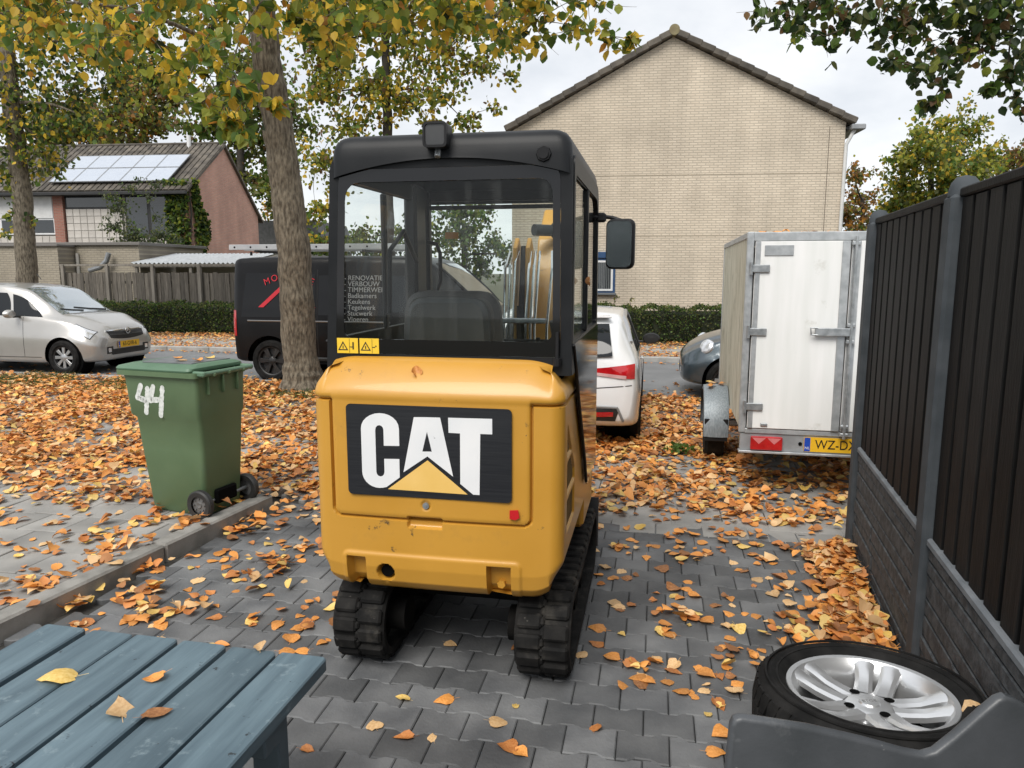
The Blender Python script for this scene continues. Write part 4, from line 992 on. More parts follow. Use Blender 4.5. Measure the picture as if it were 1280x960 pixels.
MB().tube([(1.3, 0, 1.58), (1.22, 0, 1.68)], .006).build('antenna', TRIM, c)
# --- black delivery van
VBK = paintm('van_black', (.005, .005, .006), (.008, .008, .009), rough=.32, metal=0, coat=.08)
VBK.node_tree.nodes['Principled BSDF'].inputs['Specular IOR Level'].default_value = .2
VGR = mat('van_lower_grey', (.028, .028, .028), (.04, .04, .04), rough=.5)
rw = gnd(345, 476, -.012)
v = empty('delivery_van', (0, 0, 0), rr_, 'black delivery van with ladders on its roof and red house logo on the side', 'van')
v.location = rw + lef * .80; v.location.z = -.012
VO = .33
ST = [(-.98, .36, .80, .84, .7, .82, 1.1, .72, 1.75, 1.80), (-.94, .32, .86, .90, .7, .885, 1.1, .78, 1.86, 1.92), (-.8, .3, .9, .945, .7, .935, 1.1, .82, 1.89, 1.955), (.5, .28, .9, .95, .7, .94, 1.1, .83, 1.90, 1.97), (2.1, .28, .9, .95, .7, .94, 1.1, .82, 1.89, 1.965), (2.5, .28, .9, .95, .7, .935, 1.1, .80, 1.84, 1.92), (2.75, .28, .9, .95, .7, .93, 1.1, .77, 1.70, 1.78), (3.1, .28, .9, .95, .68, .91, 1.09, .74, 1.42, 1.48), (3.4, .28, .89, .94, .66, .86, 1.05, .68, 1.16, 1.21), (3.7, .3, .84, .90, .62, .78, .93, .6, 1.02, 1.06), (3.88, .32, .74, .80, .58, .68, .82, .48, .90, .94), (3.95, .36, .58, .66, .55, .56, .74, .38, .80, .84)]
ST = [(x + VO if x < -.5 else x, *r_) for (x, *r_) in ST]; WBv = 3.1; car = Car(v, ST, (0, WBv, .33), (.40,), VBK, 130)
VR = (mat('van_wheel', (.012, .012, .013), (.02, .02, .02), rough=.35), TRIM)
car.wheels((0, WBv), .82, .33, .33, .215, .225, VR, 6, True)
for sg in (-1, 1):
    car.patch('side_glass', ((-.46, 1.02), (.78, 1.02), (.78, 1.68), (-.38, 1.70)), mat('van_dark_glass', (.003, .003, .004), rough=.06, spec=.35), sgn=sg, off=.003)
    car.patch('side_panel', ((.84, 1.06), (1.78, 1.06), (1.78, 1.66), (.84, 1.66)), MATS['van_dark_glass'], sgn=sg, off=.003)
    car.patch('cab_window', ((2.0, 1.12), (2.86, 1.10), (2.52, 1.62), (2.02, 1.66)), CGL, sgn=sg, off=.004)
    car.patch('quarter_window', ((2.9, 1.10), (3.16, 1.12), (2.98, 1.3), (2.86, 1.32)), CGL, sgn=sg, off=.004)
    car.line('door_rail', [(-.35, .96), (2.0, .96)], mat('rail_grey', (.25, .25, .25), rough=.3, metal=.8), sgn=sg, r=.014, off=.004)
    car.line('door_gap', [(1.92, .35), (1.92, 1.75)], TRIM, sgn=sg, r=.006); car.line('door_gap', [(.82, .35), (.82, 1.75)], TRIM, sgn=sg, r=.006)
    car.patch('lower_trim', ((-.86, .36), (2.6, .36), (2.6, .6), (-.86, .6)), VGR, sgn=sg, n=(60, 4), off=.003) if False else None
    car.line('sill_line', [(.5, .38), (2.6, .38)], VGR, sgn=sg, r=.03, off=.0)
    car.patch('tail_light', ((-.625, .72), (-.55, .72), (-.55, 1.12), (-.61, 1.12)), REDL, sgn=sg, off=.008, n=(4, 10))
    mirror_pod(car, 2.95, sg * .98, 1.18, TRIM, sg)
    MB().tube([(-.4, sg * .66, 1.97), (-.4, sg * .66, 2.03)], .02).build('roof_rack_foot', TRIM, v)
car.patch('windscreen', ((3.38, -.66), (3.38, .66), (2.62, .62), (2.62, -.62), {'bottom': (.08, 0), 'top': (.04, 0)}), mat('van_windscreen', (.03, .04, .05), rough=.02, spec=1, coat=1), 'top', off=.006, n=(16, 14))
for sg in (-1, 1): car.line('windscreen_pillar', [(3.42, sg * .72), (3.1, sg * .71), (2.75, sg * .70)], VBK, 'top', r=.03, off=.0)
# ladders and rack on the roof
LAD = mat('ladder_aluminium', (.5, .51, .52), (.6, .6, .6), rough=.38, metal=.6)
for k, y in enumerate((-.62, -.18, .12, .5)):
    ld = bpy.data.objects.new('roof_ladder', None); 
    COL.objects.link(ld); ld.parent = v
    MB().box((.6, y, 2.10), (2.8, .035, .085), .005).build('ladder_rail', LAD, ld)
    for q in range(10): MB().cyl((-.7 + q * .28, y - .02, 2.10), (-.7 + q * .28, y + .02, 2.10), .016, 8).build('rung_end', DARK, ld)
for x in (-.3, 1.5): MB().box((x, 0, 2.035), (.05, 1.4, .035), .005).build('roof_bar', TRIM, v)
# lettering on the side that faces the driveway (the van's right side, y < 0)
VRD = mat('van_red', (.55, .015, .03), rough=.4); VWT = mat('van_white', (.28, .28, .28), rough=.5)
yA = car.bvh.ray_cast(Vector((.3, -3, 1.02)), Vector((0, 1, 0)))[0].y; yB = car.bvh.ray_cast(Vector((.3, -3, 1.66)), Vector((0, 1, 0)))[0].y
slp = (yB - yA) / .64; ymid = car.bvh.ray_cast(Vector((.3, -3, 1.34)), Vector((0, 1, 0)))[0].y; bow = min(0, ymid - (yA + yB) / 2)
def side_y(z): return yA + slp * (z - 1.02) + bow - .012
def SIDE(x, z): return basis((x, side_y(z), z), (1, 0, 0), (0, slp, 1))
lg = MB().prism([(-.16, 1.18), (-.07, 1.18), (.32, 1.52), (.71, 1.18), (.8, 1.18), (.32, 1.60)], 0, .003, SIDE(0, 0)).build('house_logo', VRD, v, smooth=0)
for (x, z) in ((.26, 1.29), (.26, 1.20), (.37, 1.29), (.37, 1.20)): MB().box((x, side_y(z) - .002, z), (.09, .003, .075), 0).build('logo_window', VRD, lg, smooth=0)
for i, ch_ in enumerate('MONTAGE'):
    a = -.42 + i * .14; text_mesh('logo_letter', ch_, .14, VRD, lg, SIDE(.36 + (i - 3) * .125, 1.655 - .010 * (i - 3) ** 2) @ Matrix.Rotation(-.12 * (i - 3), 4, 'Z'), .001)
for i, w_ in enumerate(('- RENOVATIE', '- VERBOUW', '- TIMMERWERK', '- Badkamers', '- Keukens', '- Tegelwerk', '- Stucwerk', '- Vloeren')):
    text_mesh('service_line', w_, .105, VWT, v, SIDE(1.26, 1.62 - i * .088), .001, 1.0, 'LEFT')
# --- white hatchback seen from behind
WHP = paintm('white_paint', (.72, .73, .74), (.76, .77, .78), rough=.25, metal=0)
wr_ = gnd(792, 549, 0); ah = R(-10.5); af = Vector((-math.sin(ah), math.cos(ah), 0))
w_ = empty('parked_car', (0, 0, 0), math.pi / 2 + ah, 'white hatchback with red tail lights standing in front of the excavator', 'car', 'parked cars')
rgt = Vector((af.y, -af.x, 0)); w_.location = wr_ - rgt * .745 + af * .1; w_.scale = (.93, .93, .93)
ST = [(-.80, .40, .60, .70, .62, .70, .82, .55, .90, .93), (-.76, .32, .74, .80, .62, .78, .86, .60, 1.0, 1.04), (-.66, .26, .80, .845, .62, .815, .90, .62, 1.14, 1.19), (-.45, .22, .83, .865, .62, .83, .93, .63, 1.30, 1.355), (-.2, .2, .84, .87, .62, .84, .94, .64, 1.365, 1.42), (.5, .18, .84, .87, .62, .84, .92, .65, 1.39, 1.44), (1.2, .18, .84, .87, .62, .835, .9, .63, 1.36, 1.41), (1.75, .18, .84, .87, .62, .83, .88, .63, 1.10, 1.16), (2.1, .18, .84, .865, .6, .81, .86, .64, .93, .97), (2.7, .2, .82, .85, .58, .76, .78, .58, .84, .87), (3.05, .23, .7, .76, .52, .65, .68, .45, .72, .75), (3.15, .28, .55, .62, .5, .5, .62, .35, .66, .68)]
WBa = 2.47; car = Car(w_, ST, (0, WBa, .31), (.35,), WHP, 120)
car.wheels((0, WBa), .765, .31, .31, .215, .22, (HUBC, TRIM), 5, True)
car.patch('rear_window', ((-.58, .985), (.58, .985), (.53, 1.28), (-.53, 1.28), {'bottom': (0, -.02)}), CGL, 'rear', off=.03, n=(26, 18))
for sg in (1, -1):
    a, b = (sg * .34, sg * .80)
    tl = car.patch('tail_light', ((a, .805), (b, .765), (b, .91), (a + sg * .02, .865)), REDL, 'rear', off=.010, n=(14, 8))
    car.patch('light_band', ((sg * .42, .80), (sg * .72, .765), (sg * .72, .80), (sg * .42, .83)), mat('lamp_smoke', (.45, .2, .2), (.6, .4, .4), rough=.15, coat=1), 'rear', off=.014, n=(8, 3), parent=tl)
    car.patch('side_window', ((-.30, 1.0), (1.62, .93), (1.2, 1.29), (.0, 1.32), {'top': (0, .03)}), CGL, sgn=sg, off=.004, n=(24, 8))
    car.line('window_divider', [(.55, .98), (.5, 1.34)], TRIM, sgn=sg, r=.02, off=.002)
    car.line('roof_arch', [(-.42, 1.1), (-.1, 1.33), (.5, 1.385), (1.15, 1.345), (1.7, 1.02)], mat('arch_silver', (.45, .46, .47), rough=.3, metal=.7), sgn=sg, r=.022, off=.004)
    car.patch('rear_reflector', ((sg * .38, .375), (sg * .60, .385), (sg * .60, .43), (sg * .38, .42)), REDL, 'rear', off=.014, n=(6, 3))
    car.line('door_gap', [(.30, .3), (.32, .95)], TRIM, sgn=sg, r=.005)
    MB().box((.55, sg * .868, .84), (.18, .03, .03), .01).build('door_handle', WHP, w_)
    mirror_pod(car, 1.55, sg * .87, .98, TRIM, sg)
car.patch('diffuser', ((-.62, .33), (.62, .33), (.66, .46), (-.66, .46)), TRIM, 'rear', off=.006, n=(16, 4))
car.line('diffuser_edge', [(-.70, .33), (-.64, .475), (0, .485), (.64, .475), (.70, .33)], mat('trim_grey', (.2, .2, .2), rough=.4), 'rear', r=.013, off=.006)
car.line('tailgate_gap', [(-.78, .70), (-.4, .665), (0, .66), (.4, .665), (.78, .70)], TRIM, 'rear', r=.006)
hit = car.bvh.ray_cast(Vector((-9, 0, .6)), Vector((1, 0, 0)))[0]
number_plate(w_, basis((hit.x - .015, 0, .58), (0, -1, 0), (0, 0, 1)), 'K-807-FV')
MB().prism([(-.56, -.02), (.56, -.02), (.52, .16), (-.52, .16)], 1.36, 1.385, Matrix.Translation((-.52, 0, 0)) @ Matrix.Rotation(R(-90), 4, 'Z') @ Matrix.Scale(-1, 4, (0, 1, 0)) if False else Matrix(((0, 1, 0, -.54), (1, 0, 0, 0), (0, 0, 1, 0), (0, 0, 0, 1))), ch=.006).build('roof_spoiler', WHP, w_)
car.patch('windscreen', ((2.0, -.62), (2.0, .62), (1.25, .55), (1.25, -.55)), WGL, 'top', off=.005)
# --- blue small car behind the trailer
BLP = paintm('blue_grey_paint', (.055, .078, .095), (.07, .092, .11), rough=.28, metal=.4)
bw = gnd(908, 501, -.012); fb = -fwd; lb = Vector((-fb.y, fb.x, 0)); WBb = 2.36
b_ = empty('parked_car', (0, 0, 0), rr_ + math.pi, 'blue grey rounded small car with round headlights, behind the white trailer', 'car', 'parked cars')
b_.location = bw - (fb * WBb + lb * .74) * .95; b_.location.z = -.012; b_.scale = (.95, .95, .95)
ST = [(-.6, .34, .6, .68, .58, .64, .82, .5, .95, 1.0), (-.5, .24, .74, .8, .58, .76, .9, .56, 1.2, 1.26), (-.2, .2, .79, .83, .58, .79, .94, .6, 1.4, 1.46), (.5, .18, .8, .83, .58, .79, .94, .62, 1.45, 1.51), (1.2, .18, .8, .83, .58, .78, .92, .6, 1.41, 1.47), (1.6, .18, .8, .83, .58, .77, .92, .6, 1.2, 1.27), (1.95, .18, .79, .83, .58, .76, .9, .6, .99, 1.04), (2.3, .19, .78, .83, .57, .74, .86, .56, .92, .97), (2.62, .2, .74, .79, .54, .69, .78, .5, .83, .88), (2.84, .22, .66, .71, .5, .60, .68, .42, .73, .77), (2.96, .25, .52, .58, .47, .48, .60, .32, .63, .66), (3.0, .29, .38, .45, .45, .38, .55, .24, .57, .6)]
car = Car(b_, ST, (0, WBb, .29), (.345,), BLP)
car.wheels((0, WBb), .73, .29, .29, .185, .195, (HUBC, TRIM), 6)
for sg in (1, -1):
    car.patch('side_window', ((.0, .98), (1.75, .95), (1.25, 1.34), (.1, 1.38)), CGL, sgn=sg, n=(20, 8))
    car.line('door_gap', [(1.6, .3), (1.62, .94)], TRIM, sgn=sg, r=.005)
    h_ = car.bvh.ray_cast(Vector((2.62, sg * 3, .70)), Vector((0, -sg, 0)))[0]
    hd_ = Vector((.62, sg * .66, .42)).normalized(); hp_ = car.bvh.ray_cast(Vector((2.52, sg * .52, .66)) + hd_ * 2, -hd_)[0] or Vector((2.62, sg * .6, .7))
    hl = MB().lathe([(0, .022), (.06, .02), (.09, .012), (.108, -.004), (.112, -.04)], 28, Matrix.Translation(hp_) @ hd_.to_track_quat('Z', 'Y').to_matrix().to_4x4()).build('headlight', LAMPC, b_)
    car.patch('fog_lamp', ((sg * .44 - .05, .36), (sg * .44 + .05, .36), (sg * .44 + .05, .44), (sg * .44 - .05, .44)), LAMPC, 'front', n=(5, 5))
    mirror_pod(car, 1.6, sg * .83, .98, BLP, sg)
car.patch('windscreen', ((1.95, -.58), (1.95, .58), (1.25, .52), (1.25, -.52)), WGL, 'top', off=.005)
car.patch('lower_grille', ((-.35, .34), (.35, .34), (.38, .43), (-.38, .43)), TRIM, 'front')
# ------------------------------------------------------------------ box trailer
TH = R(-12); tf = Vector((-math.sin(TH), math.cos(TH), 0)); tr_ = Vector((tf.y, -tf.x, 0))
p = at(922, 566, 5.5); tx = Vector((p.x, 5.5, 0))
t = empty('box_trailer', tx, TH, 'dirty white box trailer with rear doors and yellow plate, standing beside the fence', 'trailer')
TW, TL, TZ0, TZ1 = 1.42, 2.4, .50, 1.985                     # local: x right from the left rear corner, y forward
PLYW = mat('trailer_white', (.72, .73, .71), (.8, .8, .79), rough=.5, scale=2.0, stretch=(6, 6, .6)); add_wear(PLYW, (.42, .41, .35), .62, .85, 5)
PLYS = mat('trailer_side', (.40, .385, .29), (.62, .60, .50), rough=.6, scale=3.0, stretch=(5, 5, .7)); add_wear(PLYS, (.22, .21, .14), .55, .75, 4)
ALU = mat('trailer_aluminium', (.38, .4, .41), (.52, .54, .55), rough=.4, metal=.55, scale=16)
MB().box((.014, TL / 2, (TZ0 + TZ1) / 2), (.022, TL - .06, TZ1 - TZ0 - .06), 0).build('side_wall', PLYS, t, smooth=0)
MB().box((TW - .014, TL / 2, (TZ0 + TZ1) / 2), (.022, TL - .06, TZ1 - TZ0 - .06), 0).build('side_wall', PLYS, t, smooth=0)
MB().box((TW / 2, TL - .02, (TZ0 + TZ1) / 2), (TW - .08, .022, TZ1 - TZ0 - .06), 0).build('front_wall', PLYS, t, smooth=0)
MB().box((TW / 2, TL / 2, TZ1 - .012), (TW - .02, TL, .024), .006).build('roof', mat('trailer_roof', (.25, .26, .25), (.38, .39, .38), rough=.6), t)
MB().box((TW / 2, TL / 2, TZ0 + .02), (TW - .05, TL - .04, .04), 0).build('floor', DARK, t, smooth=0)
for x in (.022, TW - .022): MB().box((x, .0, (TZ0 + TZ1) / 2), (.05, .05, TZ1 - TZ0 + .01), .006).build('corner_post', ALU, t)
for x in (.012, TW - .012):
    MB().box((x, TL - .01, (TZ0 + TZ1) / 2), (.03, .03, TZ1 - TZ0), .004).build('corner_post', ALU, t)
    MB().box((x, TL / 2, TZ1 - .02), (.034, TL, .045), .004).build('side_rail', ALU, t)
MB().box((TW / 2, -.002, TZ1 - .03), (TW - .08, .046, .065), .006).build('top_frame', ALU, t)
MB().box((TW / 2, -.002, TZ0 + .01), (TW - .08, .046, .04), .006).build('bottom_frame', ALU, t)
DZ0_, DZ1_ = TZ0 + .035, TZ1 - .065
for k, (x0, x1) in enumerate(((.055, TW / 2 - .004), (TW / 2 + .004, TW - .055))):
    d_ = MB().box(((x0 + x1) / 2, -.02, (DZ0_ + DZ1_) / 2), (x1 - x0, .024, DZ1_ - DZ0_), .003).build('door', PLYW, t)
    xe = x1 - .03 if k == 0 else x0 + .03
    MB().box((xe, -.036, (DZ0_ + DZ1_) / 2), (.055, .010, DZ1_ - DZ0_), .003).build('door_edge', ALU, d_)
    xh = x0 + .02 if k == 0 else x1 - .02
    MB().box((xh, -.034, (DZ0_ + DZ1_) / 2), (.035, .006, DZ1_ - DZ0_), .002).build('door_edge', ALU, d_)
    for z in (TZ0 + .2, (TZ0 + TZ1) / 2 + .02, TZ1 - .26):
        mb = MB().box((xh + (.02 if k == 0 else -.02), -.043, z), (.13, .012, .055), .004); mb.cyl((xh - (.045 if k == 0 else -.045), -.048, z - .045), (xh - (.045 if k == 0 else -.045), -.048, z + .045), .013, 10); mb.build('hinge', STEEL, d_)
    MB().box((x0 + .12 if k == 0 else x1 - .12, -.036, DZ0_ + .03), (.05, .02, .022), .004).build('door_stop', STEEL, d_)
    xr = TW / 2 + (.045 if k == 0 else .09)
    if k == 0:
        MB().cyl((TW / 2 - .005 + .03, -.062, DZ0_ - .05), (TW / 2 - .005 + .03, -.062, DZ1_ + .03), .011, 12).build('lock_rod', STEEL, d_)
        for z in (DZ0_ - .02, DZ0_ + .04, 1.2, 1.32, DZ1_ - .02): MB().box((TW / 2 + .025, -.055, z), (.06, .03, .03), .007).build('rod_bracket', STEEL, d_)
        hdl = MB().box((TW / 2 - .1, -.066, 1.27), (.24, .016, .06), .005); hdl.tube([(TW / 2 - .2, -.07, 1.25), (TW / 2 - .245, -.072, 1.25), (TW / 2 - .25, -.072, 1.30), (TW / 2 - .2, -.07, 1.30)], .006, 8); hdl.build('door_handle', STEEL, d_)
MB().box((.22, -.036, TZ1 - .13), (.2, .006, .075), .002).build('maker_plate', ALU, t)
bar = MB().box((TW / 2, .01, TZ0 - .075), (TW - .02, .05, .13), .004).build('light_bar', mat('bar_grey', (.28, .29, .3), (.38, .39, .4), rough=.5, metal=.4, scale=10), t)
MB().box((TW / 2, -.01, TZ0 - .148), (TW, .07, .018), .003).build('bar_lip', ALU, t)
for x in (.2, TW - .2):
    tl = MB().prism(rrect(x - .115, TZ0 - .13, x + .115, TZ0 - .025, .01), .016, .05, XZ, ch=.006).build('rear_lamp', REDL, t)
    for q in (-1, 1): MB().prism([(x + q * .055 - .05, TZ0 - .035), (x + q * .055, TZ0 - .082), (x + q * .055 + .05, TZ0 - .035)][::-1], .05, .0515, XZ).build('lamp_reflector', mat('lamp_pink', (.5, .12, .12), (.6, .2, .2), rough=.2), tl, smooth=0)
MB().cyl((.445, -.015, TZ0 - .075), (.445, -.02, TZ0 - .075), .014, 14).build('bar_hole', DARK, t)
number_plate(t, basis((.47 + .26, -.022, TZ0 - .075), (1, 0, 0), (0, 0, 1)), 'WZ-DX-28')
for x, sd_ in ((-.11, -1), (TW + .11, 1)):
    mb = MB(); pr = []
    for k in range(17):
        a = R(-8 + 196 * k / 16); pr.append((1.2 - .35 * math.cos(a), .31 + .36 * math.sin(a)))
    vs = []; fs = []
    for (y, z) in pr:
        for (dx, dz) in ((-.11, -.03), (-.105, 0), (-.05, .012), (.05, .012), (.105, 0), (.11, -.03)):
            rad = Vector((y - 1.2, z - .31)); rad = rad / rad.length; vs.append((x + dx, y + rad.x * dz, z + rad.y * dz))
    for k in range(16):
        for j in range(5): fs.append((k * 6 + j, k * 6 + j + 1, (k + 1) * 6 + j + 1, (k + 1) * 6 + j))
    mb.add(vs, fs); mb.build('mudguard', mat('mudguard_grey', (.16, .19, .21), (.26, .29, .31), rough=.5, metal=.2, scale=9, stretch=(12, 12, 2)), t, smooth=50)
    MB().box((x, .86, .32), (.2, .012, .2), .004).build('mud_flap', BLACKP, t)
    e = bpy.data.objects.new('wheel', None); COL.objects.link(e); e.parent = t; e.matrix_local = Matrix.Translation((x, 1.2, .295)) @ Matrix.Rotation(R(90 * sd_), 4, 'Y')
    MB().lathe([(.17, -.06), (.19, -.085), (.27, -.085), (.295, -.06), (.295, .06), (.27, .085), (.19, .085), (.17, .06)], 36).build('tyre', RUBBER, e)
    MB().lathe([(.175, .06), (.15, .045), (.14, .0), (.0, .01)], 28).build('rim', STEEL, e)
MB().box((TW / 2, 1.2, .33), (TW, .06, .06), .008).build('axle', ALU, t); MB().box((TW / 2, TL + .5, .42), (.08, 1.2, .08), .008).build('drawbar', ALU, t)
# blue-lidded bin squeezed between trailer and fence
bb = at(1074, 500, 4.62); b2 = empty('paper_bin', (at(1066, 500, 4.72).x + .37, 4.74, 0), R(-14), 'grey bin with blue lid half hidden behind the fence end', 'bin')
MB().box((0, 0, .48), (.40, .44, .92), .03).build('bin_body', mat('bin_grey', (.1, .11, .12), (.14, .15, .16), rough=.5), b2)
MB().box((0, -.01, .965), (.46, .52, .05), .015).build('lid', mat('bin_blue', (.03, .09, .2), (.05, .12, .25), rough=.4), b2)
MB().box((-.235, -.05, .93), (.09, .4, .025), .008).build('rim', mat('bin_rim', (.25, .28, .3), rough=.5), b2)
# ------------------------------------------------------------------ brick material
def brickmat(name, c1, c2, mortar, bw=.21, bh=.0625, mort=.011, bump=.006, axis='xz'):
    m = bpy.data.materials.new(name); m.use_nodes = True; MATS[name] = m; n = m.node_tree; b = n.nodes['Principled BSDF']; lk = n.links.new
    co = n.nodes.new('ShaderNodeTexCoord'); sp = n.nodes.new('ShaderNodeSeparateXYZ'); cb = n.nodes.new('ShaderNodeCombineXYZ')
    lk(co.outputs['Object'], sp.inputs[0]); lk(sp.outputs['X' if axis == 'xz' else 'Y'], cb.inputs[0]); lk(sp.outputs['Z'], cb.inputs[1])
    bt = n.nodes.new('ShaderNodeTexBrick'); bt.inputs['Scale'].default_value = 1; bt.inputs['Brick Width'].default_value = bw; bt.inputs['Row Height'].default_value = bh; bt.inputs['Mortar Size'].default_value = mort; bt.inputs['Mortar Smooth'].default_value = .15
    bt.inputs['Color1'].default_value = (*c1, 1); bt.inputs['Color2'].default_value = (*c2, 1); bt.inputs['Mortar'].default_value = (*mortar, 1); lk(cb.outputs[0], bt.inputs['Vector'])
    nz = n.nodes.new('ShaderNodeTexNoise'); nz.inputs['Scale'].default_value = .9; nz.inputs['Detail'].default_value = 6; lk(co.outputs['Object'], nz.inputs['Vector'])
    mr = n.nodes.new('ShaderNodeMapRange'); mr.inputs['From Min'].default_value = .3; mr.inputs['From Max'].default_value = .7; mr.inputs['To Min'].default_value = .86; mr.inputs['To Max'].default_value = 1.1; lk(nz.outputs['Fac'], mr.inputs['Value'])
    mp = n.nodes.new('ShaderNodeMapping'); mp.inputs['Scale'].default_value = (2.2, 2.2, .22); lk(co.outputs['Object'], mp.inputs[0]); n2 = n.nodes.new('ShaderNodeTexNoise'); n2.inputs['Scale'].default_value = 1.3; n2.inputs['Detail'].default_value = 8; lk(mp.outputs[0], n2.inputs['Vector'])
    m2 = n.nodes.new('ShaderNodeMapRange'); m2.inputs['From Min'].default_value = .35; m2.inputs['From Max'].default_value = .75; m2.inputs['To Min'].default_value = 1.03; m2.inputs['To Max'].default_value = .9; lk(n2.outputs['Fac'], m2.inputs['Value'])
    mm = n.nodes.new('ShaderNodeMath'); mm.operation = 'MULTIPLY'; lk(mr.outputs[0], mm.inputs[0]); lk(m2.outputs[0], mm.inputs[1])
    mu = n.nodes.new('ShaderNodeVectorMath'); mu.operation = 'SCALE'; lk(bt.outputs['Color'], mu.inputs[0]); lk(mm.outputs[0], mu.inputs['Scale']); lk(mu.outputs[0], b.inputs['Base Color'])
    bp = n.nodes.new('ShaderNodeBump'); bp.inputs['Distance'].default_value = bump; bp.inputs['Strength'].default_value = .8; bp.invert = True; lk(bt.outputs['Fac'], bp.inputs['Height']); lk(bp.outputs[0], b.inputs['Normal'])
    b.inputs['Roughness'].default_value = .9
    return m
BEIGE = brickmat('beige_brick', (.62, .54, .43), (.55, .475, .375), (.43, .375, .30), mort=.012)
PINK = brickmat('red_brick', (.70, .37, .28), (.62, .31, .24), (.55, .4, .33), axis='yz'); REDX = brickmat('red_brick_front', (.36, .145, .105), (.29, .11, .08), (.28, .2, .16))
ROOFT = mat('roof_tile', (.06, .052, .043), (.115, .1, .08), rough=.8, scale=4, bump=.006, bscale=20, island=.35)
WFR = mat('white_frame', (.62, .63, .63), (.7, .7, .7), rough=.45); BFR = mat('blue_frame', (.015, .05, .13), (.02, .065, .16), rough=.45)
HGL = mat('house_glass', (.02, .025, .03), rough=.03, spec=1)
ZINC = mat('zinc', (.22, .23, .24), (.3, .31, .32), rough=.5, metal=.5)
# ------------------------------------------------------------------ big beige house, gable towards us
HA = R(-6.0); hr = gnd(1048, 421); hw = 8.3
hfr = Vector((math.cos(HA), math.sin(HA), 0)); hfo = Vector((-hfr.y, hfr.x, 0))
h0 = at(1048, 300, 18.95); h0.z = 0; h0 = h0 - hfr * hw
house = empty('gable_house', h0, HA, 'large beige brick house with plain gable wall and dark roof edge', 'house')
# local: x along the gable, y away from us
EZ, RZ = 5.36, 7.48; rx = hw * .487; DEP = 9.0
wall = [(0, -.05), (hw, -.05), (hw, EZ), (rx, RZ), (0, EZ - .05)]
mb = MB(); mb.prism(wall, -.28, 0, XZ); mb.build('gable_wall', BEIGE, house, smooth=0)
for x in (.0, hw - .28): MB().box((x + .14, DEP / 2 + .3, EZ / 2 - .1), (.28, DEP - .05, EZ), 0).build('side_wall', mat('beige_plain', (.42, .36, .26), (.46, .39, .29), rough=.9), house, smooth=0)
def slope(a, b): return Vector((a[0], 0, a[1])), Vector((b[0], 0, b[1]))
for (a, b) in (((-.12, EZ - .1), (rx, RZ + .02)), ((hw + .16, EZ - .08), (rx, RZ + .02))):
    A, B = Vector((a[0], 0, a[1])), Vector((b[0], 0, b[1])); d = (B - A); L_ = d.length; d.normalize(); nrm = Vector((-d.z, 0, d.x)) if d.x > 0 else Vector((d.z, 0, -d.x))
    M = Matrix(((d.x, 0, nrm.x, 0), (0, 1, 0, 0), (d.z, 0, nrm.z, 0), (0, 0, 0, 1)))
    MB().box((A + B) / 2 + Vector((0, DEP / 2 + .2, 0)) + nrm * .05, (L_, DEP + .2, .1), 0, M).build('roof_slope', ROOFT, house, smooth=0)
    n = 14
    for i in range(n):
        c_ = A + d * (L_ * (i + .5) / n) + Vector((0, -.06, 0)) + nrm * (.085)
        M2 = M @ Matrix.Rotation(R(4.0), 4, 'Y')
        MB().box(c_, (L_ / n + .02, .26, .155), .02, M2).build('verge_tile', ROOFT, house, smooth=0)
MB().cyl((rx, -.2, RZ + .12), (rx, DEP, RZ + .12), .13, 16).build('ridge_tile', mat('ridge_ochre', (.16, .13, .07), (.22, .19, .1), rough=.8), house)
mb = MB().cyl((rx + .62, 1.3, RZ - .3), (rx + .62, 1.3, RZ + .16), .07, 12); mb.cyl((rx + .62, 1.3, RZ + .16), (rx + .62, 1.3, RZ + .22), .11, 12); mb.build('vent_pipe', TRIM, house)
MB().box((hw + .25, DEP / 2 - .1, EZ - .14), (.34, DEP + .2, .13), .02).build('gutter', ZINC, house)
MB().tube([(hw + .2, -.06, EZ - .18), (hw + .02, -.05, EZ - .55), (hw + .0, -.05, 0)], .045, 10).build('downpipe', mat('pipe_white', (.5, .51, .5), (.56, .56, .55), rough=.5), house)
MB().box((hw - .38, -.0025, 2.65), (.014, .005, 5.25), 0).build('expansion_joint', mat('joint_dark', (.12, .1, .08), rough=.9), house, smooth=0)
for z in (2.62, 4.15): MB().box((hw / 2, -.0015, z), (hw - .05, .003, .012), 0).build('course_line', mat('course', (.27, .23, .17), rough=.9), house, smooth=0)
# window with blue lintel box
wx = ((at(754, 345, 19.6).x - h0.x) * hfr.x + (19.6 - h0.y) * hfr.y); wz0, wz1 = 1.16, 2.05
win = MB().box((wx, -.005, (wz0 + wz1) / 2), (.62, .07, wz1 - wz0), .006).build('window', BFR, house, smooth=0)
MB().ring(rrect(wx - .25, wz0 + .05, wx + .25, wz1 - .05, .01, 2), rrect(wx - .2, wz0 + .1, wx + .2, wz1 - .1, .01, 2), .04, .06, XZ).build('window_frame', WFR, win, smooth=0)
MB().box((wx, -.046, (wz0 + wz1) / 2), (.42, .006, wz1 - wz0 - .18), 0).build('pane', HGL, win, smooth=0)
for k in range(9): MB().box((wx - .19 + k * .047, -.05, (wz0 + wz1) / 2), (.022, .003, wz1 - wz0 - .2), 0).build('curtain_fold', mat('curtain', (.12, .13, .13), rough=.9), win, smooth=0)
MB().box((wx, -.03, wz1 + .09), (.68, .12, .16), .01).build('shutter_box', BFR, win); MB().box((wx, -.06, wz0 - .03), (.68, .12, .06), .01).build('window_sill', mat('sill_grey', (.12, .13, .14), rough=.6), win)
